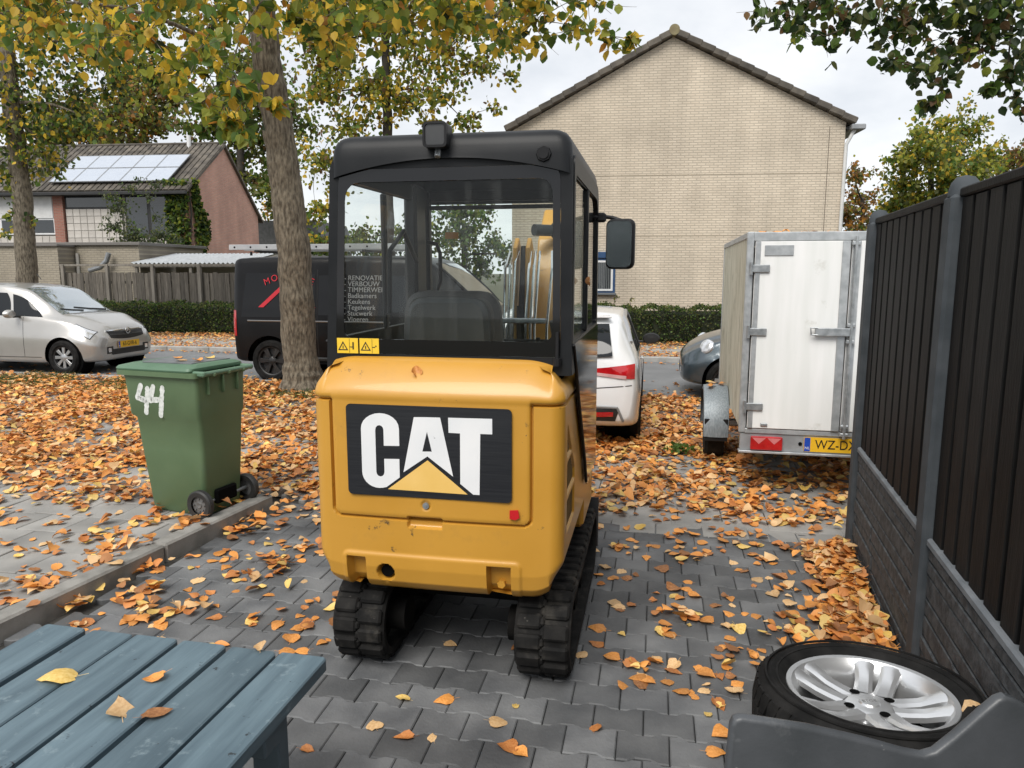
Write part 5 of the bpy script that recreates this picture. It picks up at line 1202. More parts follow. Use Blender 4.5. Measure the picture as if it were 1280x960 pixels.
# ------------------------------------------------------------------ red row house on the left
LA = R(-6.0); lr = Vector((math.cos(LA), math.sin(LA), 0)); lo = Vector((-lr.y, lr.x, 0))
cn = at(242, 300, 29.8); cn.z = 0
lh = empty('row_house', cn, LA, 'red brick end house with solar panels on its brown tiled roof', 'house')
# local: x along the facade (negative is left), y away from us; gable end at x = 0
DP = 5.9; EZ2, RZ2 = 4.95, 7.0; LN = 22.0
mb = MB(); mb.prism([(0, 0), (DP, 0), (DP, EZ2 - .55), (DP / 2 - .1, RZ2), (0, EZ2)], -.25, 0, YZ); mb.build('gable_wall', PINK, lh, smooth=0)
for (ya, za, yb, zb_) in ((-.45, EZ2 - .12, DP / 2 - .1, RZ2 + .06), (DP + .35, EZ2 - .9, DP / 2 - .1, RZ2 + .06)):
    A, B = Vector((0, ya, za)), Vector((0, yb, zb_)); d = B - A; Ls_ = d.length; d.normalize(); nrm = Vector((0, -d.z, d.y)) if d.y > 0 else Vector((0, d.z, -d.y))
    M = Matrix(((1, 0, 0, 0), (0, d.y, nrm.y, 0), (0, d.z, nrm.z, 0), (0, 0, 0, 1)))
    MB().box((A + B) / 2 + Vector((-LN / 2 + .12, 0, 0)), (LN, Ls_, .1), 0, M).build('roof_slope', ROOFT, lh, smooth=0)
    if d.y > 0:
        mb = MB(); nr = 14; vs = []
        for r_ in range(nr):                                # rows of pantiles, too far away to pick apart
            c0 = A + d * (Ls_ * r_ / nr); c1 = A + d * (Ls_ * (r_ + 1) / nr)
            for k in range(88):
                x0 = .12 - k * .25; c_ = (c0 + c1) / 2 + nrm * (.07) + Vector((x0 - .125, 0, 0)); mb.box(c_, (.2, Ls_ / nr + .03, .04), .015, M @ Matrix.Rotation(R(3), 4, 'X'))
        mb.build('roof_tiles', ROOFT, lh, smooth=0)['kind'] = 'stuff'
        # solar panels, two rows of five
        pa = at(82, 232, 30.6); PV = mat('solar_panel', (.55, .6, .68), (.6, .65, .72), rough=.2, metal=.6, coat=1)  # panel colour is paled to carry the reflected sky
        for r_ in range(2):
            for k in range(5):
                x0 = -.75 - k * 1.0 - .05; dd = .42 + r_ * 1.15
                c_ = A + d * (dd + .56) + nrm * .2 + Vector((x0 - .5, 0, 0))
                pan = MB().box(c_, (.985, 1.12, .04), .004, M).build('solar_panel', PV, lh, smooth=0)
                MB().ring([(-.5, -.565), (.5, -.565), (.5, .565), (-.5, .565)], [(-.475, -.54), (.475, -.54), (.475, .54), (-.475, .54)], .0, .026, Matrix.Translation(c_) @ M).build('panel_frame', ZINC, pan, smooth=0)
MB().box((-LN / 2 + .1, DP / 2 - .1, RZ2 + .13), (LN, .24, .12), .04).build('ridge', ROOFT, lh)
MB().box((-LN / 2 + .1, -.5, EZ2 - .2), (LN, .14, .13), .02).build('gutter', TRIM, lh)
for x in (-1.4, -8.4): MB().cyl((x, DP / 2 - .3, RZ2 - .2), (x, DP / 2 - .3, RZ2 + .45), .09, 10).build('vent_pipe', WFR, lh)
MB().box((-LN / 2 - .25, .16, 2.4), (LN - .02, .3, 4.9), 0).build('front_wall', mat('inner_wall', (.3, .28, .25), rough=.9), lh, smooth=0)
# facade: red piers, tiled panels, windows
for x in (-.32, -5.55, -11.0): MB().box((x, -.06, 2.4), (.42, .2, 4.8), 0).build('brick_pier', REDX, lh, smooth=0)
FTILE = mat('facade_tile', (.44, .41, .37), (.53, .5, .46), rough=.7, scale=3, island=.1); 
def tiled(x0, x1, z0, z1):
    pnl = MB().box(((x0 + x1) / 2, -.02, (z0 + z1) / 2), (x1 - x0, .06, z1 - z0), 0).build('facade_panel', mat('facade_joint', (.2, .19, .17), rough=.9), lh, smooth=0)
    nx_, nz_ = max(1, round((x1 - x0) / .3)), max(1, round((z1 - z0) / .3)); u, w2 = (x1 - x0) / nx_, (z1 - z0) / nz_
    me = MB().box((0, 0, 0), (u - .02, .02, w2 - .02), .004).build('facade_tile', FTILE, smooth=0, link_=False)
    for i in range(nx_):
        for j in range(nz_): link('facade_tile', me, pnl, (x0 + u * (i + .5), -.055, z0 + w2 * (j + .5)))
def window(x0, x1, z0, z1, shutter=0, mull=()):
    wd = MB().box(((x0 + x1) / 2, -.02, (z0 + z1) / 2), (x1 - x0, .08, z1 - z0), 0).build('window', WFR if shutter else TRIM, lh, smooth=0)
    xs_ = [x0] + list(mull) + [x1]
    for a, b in zip(xs_[:-1], xs_[1:]): MB().box(((a + b) / 2, -.064, (z0 + z1 - shutter) / 2), (b - a - .14, .01, z1 - z0 - shutter - .14), 0).build('pane', HGL, wd, smooth=0)
    if shutter: MB().box(((x0 + x1) / 2, -.075, z1 - shutter / 2), (x1 - x0 - .1, .04, shutter), 0).build('roller_shutter', mat('shutter_white', (.6, .6, .59), (.68, .68, .67), rough=.6), wd, smooth=0)
tiled(-5.3, -2.9, 2.2, 4.2); window(-5.3, -2.9, 4.2, 4.75); window(-2.75, -.55, 3.1, 4.75, 0, (-1.75,)); tiled(-2.75, -.55, 2.2, 3.05)
window(-10.7, -5.8, 3.2, 4.7, .85, (-8.2, -7.0)); tiled(-10.7, -5.8, 2.2, 3.15)
window(-16, -11.4, 3.2, 4.7, .6, (-13.6,)); tiled(-16, -11.4, 2.2, 3.15)
# distant grey roof beyond
fh = empty('far_house', at(352, 300, 52), R(-6), 'distant low house with grey roof beyond the red brick house', 'house'); fh.location.z = 0
MB().box((0, 0, 1.5), (8, 6, 3), 0).build('wall', mat('far_wall', (.4, .38, .35), rough=.9), fh, smooth=0)
MB().prism([(-4.3, 3.0), (4.3, 3.0), (3.6, 5.0), (-3.6, 5.0)], -3.2, 3.2, XZ).build('roof', mat('far_roof', (.1, .1, .1), (.14, .14, .14), rough=.8), fh, smooth=0)
# ------------------------------------------------------------------ beige shed and its neighbour
SHD = mat('shed_brick', (.36, .32, .25), (.42, .38, .3), rough=.9)
SHB = brickmat('shed_block', (.36, .32, .25), (.31, .275, .21), (.25, .22, .18), bw=.22, bh=.07)
g1 = at(173, 306, 24.0); sh = empty('garage', (g1.x, g1.y, 0), R(-6), 'low beige brick garage with flat roof beside the board fence', 'garage')
MB().box((-4.6, 2, 1.27), (9.2, 4, 2.56), 0).build('wall', SHB, sh, smooth=0); MB().box((-4.6, 2, 2.6), (9.4, 4.2, .1), .01).build('roof_edge', mat('roof_edge_grey', (.15, .14, .13), rough=.7), sh)
g2 = at(80, 306, 21.2); MB().box((-5.2, -.4, 1.25), (6.0, .78, 2.5), 0).build('front_wall', SHB, sh, smooth=0); MB().box((-5.2, -.42, 2.53), (6.1, .9, .07), .01).build('front_coping', MATS['roof_edge_grey'], sh)
mb = MB().tube([(-1.6, -.2, 1.75), (-1.2, -.25, 1.85), (-1.0, -.2, 2.05), (-.9, -.2, 2.3)], .08, 10); mb.build('flue_pipe', ZINC, sh)
MB().tube([(-2.1, -.05, 1.4), (-2.1, -.05, 2.3)], .05, 8).build('wall_post', mat('pale_post', (.5, .48, .44), rough=.8), sh)
# lean-to with corrugated roof
lp = at(248, 322, 24.2); lt = empty('lean_to', (lp.x, lp.y, 0), R(-6), 'lean-to with pale corrugated sheet roof behind the board fence', 'shed')
vs = []; fs = []; NC = 96
for i in range(NC + 1):
    x = -1.7 + 3.6 * i / NC; z = .028 * math.sin(i * math.pi / 2.0)
    vs += [(x, -1.0, 1.98 + z), (x, 1.6, 2.32 + z), (x, -1.0, 1.972 + z - .01), (x, 1.6, 2.31 + z - .01)]
for i in range(NC): a = i * 4; b = a + 4; fs += [(a, b, b + 1, a + 1), (a + 2, a + 3, b + 3, b + 2), (a, a + 2, b + 2, b)]
MB().add(vs, fs).build('corrugated_roof', mat('corrugated', (.42, .44, .45), (.52, .54, .55), rough=.5, metal=.2), lt, smooth=60)
for x in (-1.6, .2, 1.8): MB().box((x, -.85, .98), (.09, .09, 1.95), .005).build('post', mat('grey_wood', (.15, .135, .115), (.23, .21, .18), rough=.85, scale=4, stretch=(6, 6, .6)), lt)
MB().box((.1, -.9, 1.9), (3.6, .05, .1), .005).build('beam', MATS['grey_wood'], lt)
MB().box((.1, 1.5, 1.1), (3.5, .1, 2.2), 0).build('back_wall', MATS['shed_brick'], lt, smooth=0)
# ------------------------------------------------------------------ old board fence on the left
OLDW = mat('old_board', (.075, .066, .055), (.14, .125, .105), rough=.88, scale=5, stretch=(8, 8, .8), island=.3)
f0 = at(84, 384, 22.4); fo = empty('board_fence', (f0.x, f0.y, 0), R(-11.5), 'weathered brown board fence with grey posts behind the left hedge', 'fence')
x = 0.0; k = 0
while x < 7.6:
    w_2 = random.uniform(.10, .14); MB().box((x + w_2 / 2, random.choice((0, .03)), .86 + random.uniform(-.02, .02)), (w_2, .02, 1.64), .003).build('board', OLDW, fo, smooth=0); x += w_2 + random.uniform(-.002, .016)
for k in range(6): MB().box((.02 + k * 1.52, -.05, .96), (.10, .10, 1.94), .008).build('post', MATS['grey_wood'], fo)
MB().box((3.8, -.03, 1.9), (7.8, .07, .06), .005).build('top_rail', MATS['grey_wood'], fo)
for z in (.5, 1.4): MB().box((3.8, .055, z), (7.7, .03, .08), .004).build('rail', OLDW, fo)
# ------------------------------------------------------------------ foliage helpers
def leafm(name, c1, c2, trans=.58): return mat(name, c1, c2, rough=.55, scale=3.0, trans=trans, island=.28, detail=2)
G1 = leafm('leaf_green', (.09, .165, .03), (.135, .21, .042)); G2 = leafm('leaf_dark_green', (.022, .045, .014), (.04, .07, .02))
YG = leafm('leaf_yellow_green', (.24, .28, .04), (.36, .36, .055)); YL = leafm('leaf_yellow', (.62, .42, .04), (.74, .52, .07)); OR = leafm('leaf_orange', (.45, .2, .035), (.55, .27, .05)); BR = leafm('leaf_brown', (.17, .10, .045), (.24, .14, .06)); OL = leafm('leaf_olive', (.11, .125, .04), (.16, .17, .055))
BARK = mat('bark', (.06, .048, .033), (.2, .17, .125), rough=.92, scale=14, stretch=(2.2, 2.2, .7), bump=.03, bscale=22, detail=8); BARKD = mat('bark_dark', (.03, .026, .02), (.06, .05, .04), rough=.92, scale=5, bump=.01, bscale=12)
LV = np.array([(0, 0, 0), (-.36, .22, .07), (-.40, .52, .08), (-.16, .84, .03), (0, 1, -.05), (.16, .84, .03), (.40, .52, .08), (.36, .22, .07)])
LF = [(0, 4, 3, 2), (0, 2, 1), (0, 6, 5, 4), (0, 7, 6)]
def frames(N, down=.7, rng=RNG):
    d = rng.normal(size=(N, 3)); d[:, 2] -= down * 1.4; d /= np.linalg.norm(d, axis=1)[:, None]
    n = rng.normal(size=(N, 3)); n[:, 2] += .6; n -= d * (n * d).sum(1)[:, None]; n /= np.linalg.norm(n, axis=1)[:, None]
    return np.cross(d, n), d, n
def leaves(name, P, size, mats, weights, parent, down=.7, kind=None):
    N = len(P); s_, d, n = frames(N, down); sz = size * RNG.uniform(.65, 1.25, N)
    V = P[:, None, :] + sz[:, None, None] * (LV[None, :, 0:1] * s_[:, None, :] + LV[None, :, 1:2] * d[:, None, :] + LV[None, :, 2:3] * n[:, None, :])
    mi = RNG.choice(len(mats), N, p=np.array(weights) / sum(weights))
    o = np_mesh(name, V, LF, mats, mi, parent)
    if kind: o['kind'] = kind
    return o
def bend(a, b, sag, n=6, wob=.06):
    L_ = (b - a).length; pts = []
    o1 = Vector((random.gauss(0, wob), random.gauss(0, wob), random.gauss(0, wob * .6))) * L_
    for k in range(n + 1):
        t = k / n; pts.append(a.lerp(b, t) + (Vector((0, 0, sag * L_)) + o1) * 4 * t * (1 - t))
    return pts
def tree(name, label, trunk, trunk_r, clumps, lsize, mats, weights, dens, group=None, bark=BARK, sub=6, lod=10, cat='tree', reach=None, leafparts=0, limb=.5):
    """trunk: list of points from the ground; clumps: (centre Vector, radius)"""
    root = empty(name, trunk[0], 0, label, cat, group); o0 = Vector(trunk[0])
    rs = [trunk_r * f for f in np.linspace(1, .55, len(trunk))]; rs[0] *= 1.05
    # resample the trunk with small irregularities
    T = []; RR = []
    for i in range(len(trunk) - 1):
        for k in range(8):
            t = k / 8; T.append(Vector(trunk[i]).lerp(Vector(trunk[i + 1]), t) + Vector((random.gauss(0, .008), random.gauss(0, .008), 0))); RR.append((rs[i] * (1 - t) + rs[i + 1] * t) * random.uniform(.97, 1.03))
    T.append(Vector(trunk[-1])); RR.append(rs[-1])
    if trunk_r > .2:
        nS = 56; vs = []; fs = []; rings = []
        for i in range(len(T) - 1):
            for k in range(5): t = k / 5; rings.append((T[i].lerp(T[i + 1], t), RR[i] * (1 - t) + RR[i + 1] * t))
        zz0 = rings[0][0].z
        for i, (p, r_) in enumerate(rings):
            hgt = p.z - zz0; ang_ = np.arange(nS) / nS * 2 * np.pi
            rid = vnoise(ang_ * 5.0 + hgt * .8, np.full(nS, hgt * 1.3 + 9), .42, 21) + .6 * vnoise(ang_ * 9.0, np.full(nS, hgt * 5 + 3), .4, 22)
            fl = 1 + .42 * math.exp(-hgt / .16) * (1 + .35 * np.sin(ang_ * 5 + 1)); rad = r_ * fl * (1 + .085 * (rid - .8)) ; rad[-1] = rad[0] * .5 + rad[-2] * .5
            for k in range(nS): vs.append((p.x - o0.x + rad[k] * math.cos(ang_[k]), p.y - o0.y + rad[k] * math.sin(ang_[k]), p.z - o0.z))
        for i in range(len(rings) - 1):
            for k in range(nS): fs.append((i * nS + k, i * nS + (k + 1) % nS, (i + 1) * nS + (k + 1) % nS, (i + 1) * nS + k))
        MB().add(vs, fs).build('trunk', bark, root, smooth=70)
    else: MB().tube([p - o0 for p in T], RR, 18).build('trunk', bark, root, smooth=60)
    nodes = [(Vector(p), .0, 0) for p in T[int(len(T) * .6):]]
    br = MB(); pos = []; top = Vector(trunk[-1])
    for (c, r) in sorted(clumps, key=lambda q: (q[0] - top).length):
        best = min(range(len(nodes)), key=lambda i: (nodes[i][0] - c).length + .35 * nodes[i][1])
        a, dl, gen = nodes[best]; L_ = (c - a).length
        r0 = max(.012, trunk_r * limb * (.62 ** gen)) * min(1, .35 + L_ * .2); pts = bend(a, c, .05, 7)
        br.tube([p - o0 for p in pts], [r0 * (1 - .75 * k / 7) for k in range(8)], 7, cap=False)
        for p in pts[3:]: nodes.append((p, dl + L_, gen + 1))
        for k in range(lod):                               # twigs inside the clump
            v = Vector((random.gauss(0, 1), random.gauss(0, 1), random.gauss(0, .75))); e = c + v.normalized() * r * random.uniform(.6, 1.25)
            tw = bend(c.lerp(a, random.uniform(0, .15)), e, -.06, 4, .08); br.tube([p - o0 for p in tw], [max(.004, r0 * .22) * (1 - .7 * q / 4) for q in range(5)], 4, cap=False)
            m = max(3, int(dens * r * r * random.uniform(.5, 1.5) / lod * 10))
            tt = np.random.default_rng(random.randrange(10 ** 9)).random(m) ** .7
            A_ = np.array([list(p) for p in tw]); idx = np.minimum((tt * 4).astype(int), 3); f = (tt * 4 - idx)[:, None]
            pos.append(A_[idx] * (1 - f) + A_[idx + 1] * f + RNG.normal(size=(m, 3)) * (r * .15))
    br.build('branches', bark, root, smooth=60)
    P = np.concatenate(pos)
    if leafparts:                                          # the leaves that show largest are parts of their own
        dpt = np.array([project(p)[2] for p in P]); pr = np.array([project(p)[:2] for p in P]); vis = (pr[:, 0] > -5) & (pr[:, 0] < 1285) & (pr[:, 1] > -5)
        order = np.argsort(np.where(vis, dpt, 1e9))[:leafparts]; mask = np.ones(len(P), bool); mask[order] = False
        mm = []
        for m_ in mats:
            me = bpy.data.meshes.new('leaf'); me.from_pydata([tuple(v) for v in LV * lsize], [], LF); me.materials.append(m_); mm.append(me)
        w = np.array(weights) / sum(weights)
        for i in order:
            s_, d, n = frames(1, .9); M = Matrix((Vector(s_[0]), Vector(d[0]), Vector(n[0]))).transposed().to_4x4(); k = random.uniform(.75, 1.3)
            o = link('leaf', mm[RNG.choice(len(mats), p=w)], root); o.matrix_local = Matrix.Translation(Vector(P[i]) - o0) @ M @ Matrix.Scale(k, 4)
        P = P[mask]
    leaves('crown', P - np.array(o0), lsize, mats, weights, root, .7, 'stuff')
    return root
def CL(lst, Y=None): return [(at(q[0], q[1], q[2] if Y is None else Y), q[-1]) for q in lst]
# --- the lime tree beside the van
b0 = gnd(380, 489); b0.z = .0
tk = [b0, b0 + Vector((-.02, 0, .5)), at(366, 300, 10.35), at(350, 170, 10.3), at(333, 70, 10.25), at(322, -30, 10.2), at(310, -160, 10.2)]
near = [(130, 25, 6.2, .42), (185, 45, 5.9, .36), (250, 60, 5.6, .36), (290, 105, 5.5, .30), (262, 95, 5.7, .22), (283, 145, 5.4, .14), (335, -8, 5.7, .36), (395, 28, 5.9, .34), (440, 25, 6.1, .42), (500, 22, 6.3, .38), (560, 18, 6.5, .42), (620, 20, 6.6, .38), (675, 28, 6.7, .32), (725, 38, 6.7, .26), (768, 46, 6.8, .16), (790, 50, 6.8, .08), (60, 25, 7, .45), (5, 15, 7.4, .55), (205, -5, 5.9, .45), (280, -35, 5.8, .45), (420, -40, 6, .5), (540, -40, 6.4, .5), (660, -25, 6.6, .45), (740, -5, 6.8, .35), (60, -40, 6.8, .6), (345, 128, 5.6, .06), (130, 62, 6.4, .2), (252, 128, 5.5, .16), (292, 150, 5.4, .18), (302, 168, 5.4, .06), (215, 88, 5.7, .14)]
mid = [(20, 20, 9, .6), (110, 0, 9.5, .6), (290, 0, 9.2, .6), (400, 0, 9.0, .6), (480, -5, 9.5, .6), (560, -10, 9.3, .5), (250, 45, 9.3, .35), (420, 45, 9.5, .4), (40, -60, 9, 1), (200, -80, 9.4, 1), (380, -90, 9.4, 1), (520, -90, 9.4, 1), (620, -60, 9, .8)]
tree('lime_tree', 'lime tree with thick grey trunk and yellow green leaves between bin and van', tk, .255, CL(near) + CL(mid), .086, [G1, YG, YL, OR, G2], [.32, .29, .30, .05, .04], 82, 'street trees', leafparts=260, limb=.35)
# --- tree behind the cab
p0 = gnd(486, 436, .06); p0 = Vector((at(484, 300, 16.2).x, 16.2, .06))
T2 = [(400, 120, .8), (400, 200, .75), (396, 262, .5), (430, 50, 1.0), (500, 55, 1.0), (560, 60, .8), (600, 85, .55), (625, 45, .6), (550, 118, .6), (515, 130, .7), (455, 110, .8), (640, 95, .28), (390, 55, .9), (616, 135, .24), (580, 150, .4), (430, 160, .6), (470, -20, 1.2), (560, -10, 1), (420, -20, 1.1), (640, 10, .5), (405, 300, .35), (540, 158, .4), (590, 30, .8)]
tree('street_tree', 'loose yellowing tree with dark trunk behind the excavator cab', [p0, p0 + Vector((.05, 0, 2)), at(484, 150, 16.2), at(482, 60, 16.1), at(476, -60, 16)], .13, CL(T2, 16.0), .10, [YG, G1, YL, BR, OL], [.42, .2, .22, .08, .12], 92, 'street trees', bark=BARKD)
# --- left tree behind the silver car
p0 = Vector((at(40, 360, 17.2).x, 17.2, .06))
T3 = [(20, 150, 1.1), (60, 130, .9), (100, 115, .8), (150, 105, .7), (190, 95, .7), (40, 60, 1.1), (120, 55, 1.1), (55, 190, .6), (20, 215, .7), (75, 165, .5), (110, 150, .5), (-25, 100, 1.1), (15, 268, .25), (42, 275, .22), (10, 292, .2), (230, 80, .6), (170, 40, .9), (30, 0, 1.2), (150, -20, 1.2), (240, 20, .9), (-30, 200, .9), (60, 215, .35)]
tree('street_tree', 'street tree with dark green leaves behind the silver car', [p0, p0 + Vector((-.1, 0, 1.2)), at(28, 250, 17.2), at(14, 130, 17.2), at(5, 30, 17.2), at(0, -80, 17.2)], .24, CL(T3, 17.2), .11, [G2, G1, OL, YG, YL], [.16, .26, .2, .24, .16], 52, 'street trees')
# --- trees far behind
def far_tree(px, Yd, cl, mats, w, label, lsize=.2, dens=9, tr=.3):
    b = at(px, 340, Yd); b.z = 0; tops = min(cl, key=lambda q: q[1]); tp_ = at(px, tops[1] + 30, Yd)
    cc = [(at(x, y, Yd + random.uniform(-1.5, 1.5)), r) for (x, y, r) in cl]
    return tree('background_tree', label, [b, b.lerp(tp_, .45), tp_], tr, cc, lsize, mats, w, dens, 'trees behind the houses', bark=BARKD, lod=9)
far_tree(150, 46, [(90, 150, 2.4), (150, 130, 2.6), (200, 150, 2.2), (120, 175, 2.0), (180, 180, 2.0), (60, 170, 2.2), (150, 90, 2.4), (215, 110, 2)], [OL, BR, G2, YG, OR], [.4, .14, .08, .28, .12], 'olive brown tree rising behind the solar panel roof', .26, 22)
far_tree(300, 44, [(270, 130, 2.2), (320, 120, 2.4), (300, 165, 2), (340, 180, 2), (330, 230, 1.6), (290, 205, 1.4), (355, 140, 2), (250, 160, 1.8), (310, 70, 2.2), (345, 250, 1.2)], [OL, G1, YG, BR], [.4, .3, .2, .1], 'dark green tree rising behind the red brick gable', .26, 20)
far_tree(334, 56, [(334, 262, .9), (330, 280, .8), (340, 285, .8)], [YL, OR], [.6, .5], 'small orange tree behind the distant grey roof', .2, 14, .12)
far_tree(580, 30, [(560, 300, 1.1), (590, 290, 1.1), (545, 330, 1), (600, 325, 1), (570, 265, .9), (615, 300, .8), (520, 290, 1.1), (480, 310, 1.1), (440, 300, 1.1), (405, 310, 1), (600, 260, .6), (640, 320, .8)], [G1, OL, G2, YG], [.4, .3, .2, .1], 'dense green tree seen through the excavator cab, beyond the van', .15, 50, .16)
far_tree(1165, 25, [(1165, 190, 1.0), (1130, 225, .8), (1205, 165, .9), (1108, 262, .6), (1155, 250, .9), (1215, 215, .9), (1120, 195, .5), (1175, 155, .6), (1110, 285, .6), (1170, 300, 1.0), (1240, 190, .6), (1230, 150, .4), (1190, 230, .9), (1140, 200, .8), (1190, 190, .8), (1125, 250, .8), (1150, 280, 1.0), (1200, 260, 1.0), (1235, 240, .8), (1145, 170, .5)], [YG, G1, OL, YL], [.42, .24, .22, .14], 'yellow green tree rising above the dark garden fence', .13, 95, .14)
far_tree(1078, 33, [(1072, 220, .7), (1078, 250, .9), (1065, 270, .9), (1088, 280, .9), (1075, 300, 1)], [BR, OR, OL, YG], [.35, .25, .3, .1], 'orange brown tree beside the beige house downpipe', .15, 60, .14)
far_tree(1255, 30, [(1250, 205, 1), (1275, 190, 1), (1235, 230, .8), (1290, 220, 1), (1265, 250, 1)], [OL, BR, OR, YG], [.4, .2, .2, .2], 'brownish tree beyond the fence at the right', .15, 60, .14)
# --- overhanging tree on the right, its trunk behind the fence
p0 = Vector((7.4, 7.6, 0))
T9 = [(955, 12, .2), (995, 25, .24), (1035, 45, .2), (1015, 5, .28), (1060, 20, .28), (1100, 35, .3), (1150, 30, .34), (1150, 85, .24), (1178, 108, .19), (1165, 128, .10), (1215, 60, .32), (1265, 40, .34), (1262, 95, .16), (1272, 128, .16), (1150, -25, .45), (1250, -25, .45), (1185, 72, .24), (1050, -20, .35), (1235, 20, .3), (1110, 75, .08), (1240, 110, .05), (1205, 25, .3), (1320, 60, .5), (1330, 130, .4)]
tree('overhanging_tree', 'dark leaved tree hanging its branches over the fence from the right', [p0, p0 + Vector((0, 0, 2)), p0 + Vector((-.1, 0, 4)), p0 + Vector((-.3, -.1, 5.5)), p0 + Vector((-.4, -.1, 7))], .22, CL(T9, 6.6), .085, [G2, OL, G1, BR, YG], [.45, .2, .2, .08, .07], 95, 'street trees', leafparts=200, limb=.3)
# --- shrub and ivy at the red house
p0 = Vector((at(170, 310, 27.2).x, 27.2, 0))
tree('garden_shrub', 'tall grey green shrub in front of the red brick house', [p0, p0 + Vector((0, 0, .8)), p0 + Vector((.1, 0, 1.8))], .07, [(at(x, y, 27), r) for x, y, r in ((150, 260, .6), (145, 285, .6), (165, 295, .7), (185, 300, .6), (140, 245, .35), (185, 245, .3), (195, 230, .3), (160, 235, .3), (205, 295, .6), (215, 305, .5), (195, 270, .3), (172, 225, .2))], .09, [leafm('leaf_grey_green', (.07, .09, .05), (.11, .13, .075)), OL, G1], [.6, .25, .15], 80, cat='shrub', bark=BARKD)
iv = empty('ivy', cn, LA, 'green ivy climbing the front corner of the red brick gable', 'climbing plant')
N = 5200; zz_ = RNG.random(N) * 5.3; wid = .55 + .75 * RNG.random(N); xx = np.where(RNG.random(N) < .45, -RNG.random(N) * .95, .04); yy = np.where(xx < 0, -.2 - RNG.random(N) * .12, RNG.random(N) ** .8 * (1.9 - .25 * zz_) * (.75 + .35 * np.sin(zz_ * 2.2)))
xx = np.where(xx < 0, xx, .05 + RNG.random(N) * .12); P = np.stack([xx, yy, zz_], 1)
leaves('foliage', P, .14, [G1, G2, YG], [.5, .3, .2], iv, .5, 'stuff')
MB().tube([(-.1, -.2, 0), (-.15, -.2, 2), (.05, -.12, 4), (0, -.15, 5)], [.06, .05, .04, .02], 8).build('stem', BARKD, iv)
# ------------------------------------------------------------------ clipped hedges
def hedge(label, s0, s1, n0, dep, h):
    o = st((s0 + s1) / 2, n0); r_ = empty('hedge', (o.x, o.y, .05), -SA, label, 'hedge', 'clipped hedges'); L_ = s1 - s0
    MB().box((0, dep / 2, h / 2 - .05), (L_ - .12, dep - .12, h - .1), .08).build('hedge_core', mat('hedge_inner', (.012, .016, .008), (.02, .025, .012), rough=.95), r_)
    N = int(L_ * 1500); f = RNG.random(N); x = (RNG.random(N) - .5) * L_; lump = .04 * np.sin(x * 5) + .03 * np.sin(x * 11 + 1)
    y = np.where(f < .5, -.03 + RNG.normal(0, .035, N) + lump * .6, RNG.random(N) * dep); z = np.where(f < .5, RNG.random(N) * h, h - .03 + RNG.normal(0, .03, N) + lump)
    leaves('foliage', np.stack([x, y, z], 1), .05, [G2, G1, OL, leafm('leaf_hedge_tip', (.11, .12, .035), (.17, .16, .05))], [.4, .28, .2, .12], r_, -.1, 'stuff')
hedge('low clipped hedge in front of the old board fence', -18, -4.2, 18.0, .75, .78)
hedge('low clipped hedge in front of the beige gable house', -2.6, 4.2, 17.75, .75, .82)
# sprigs growing above the right hedge
for (px, nm) in ((765, 'thin sprig growing up above the hedge near the blue window'), (786, 'thin leafy sprig standing above the hedge beside the first one')):
    b = at(px, 385, 18.5); b.z = .1; tp_ = at(px + 3, 371, 18.5)
    tree('sprig', nm, [b, b.lerp(tp_, .5), tp_], .012, [(at(px, 380, 18.5), .12), (at(px + 4, 372, 18.5), .1)], .05, [YG, OL], [.5, .5], 150, cat='plant', lod=5)
# ------------------------------------------------------------------ verge grass
N = 26000; ss = -14.5 + RNG.random(N) * 13.6; nn = 8.75 + RNG.random(N) * 1.45; keep = vnoise(ss + 50, nn + 50, .5, 3) > .42; ss, nn = ss[keep], nn[keep]; N = len(ss)
bx_ = ss * s_dir.x + nn * n_dir.x; by_ = ss * s_dir.y + nn * n_dir.y; an = RNG.random(N) * 6.28; hh = RNG.uniform(.04, .11, N); w = .004
B = np.stack([bx_, by_, np.full(N, .02)], 1); sdv = np.stack([np.cos(an), np.sin(an), 0 * an], 1) * .006; lean = np.stack([np.sin(an), np.cos(an), 0 * an], 1) * (hh * RNG.uniform(0, .7, N))[:, None]; up_ = np.stack([0 * an, 0 * an, hh], 1)
V = np.stack([B - sdv, B + sdv, B + up_ + lean], 1)
go = np_mesh('grass', V, [(0, 1, 2)], [mat('grass_blade', (.06, .10, .02), (.11, .15, .035), rough=.6, trans=.3, scale=1.2), leafm('grass_dry', (.16, .16, .05), (.22, .2, .07))], RNG.choice(2, N, p=[.75, .25])); props(go, 'short grass on the verge under the trees', 'grass', kind='stuff')
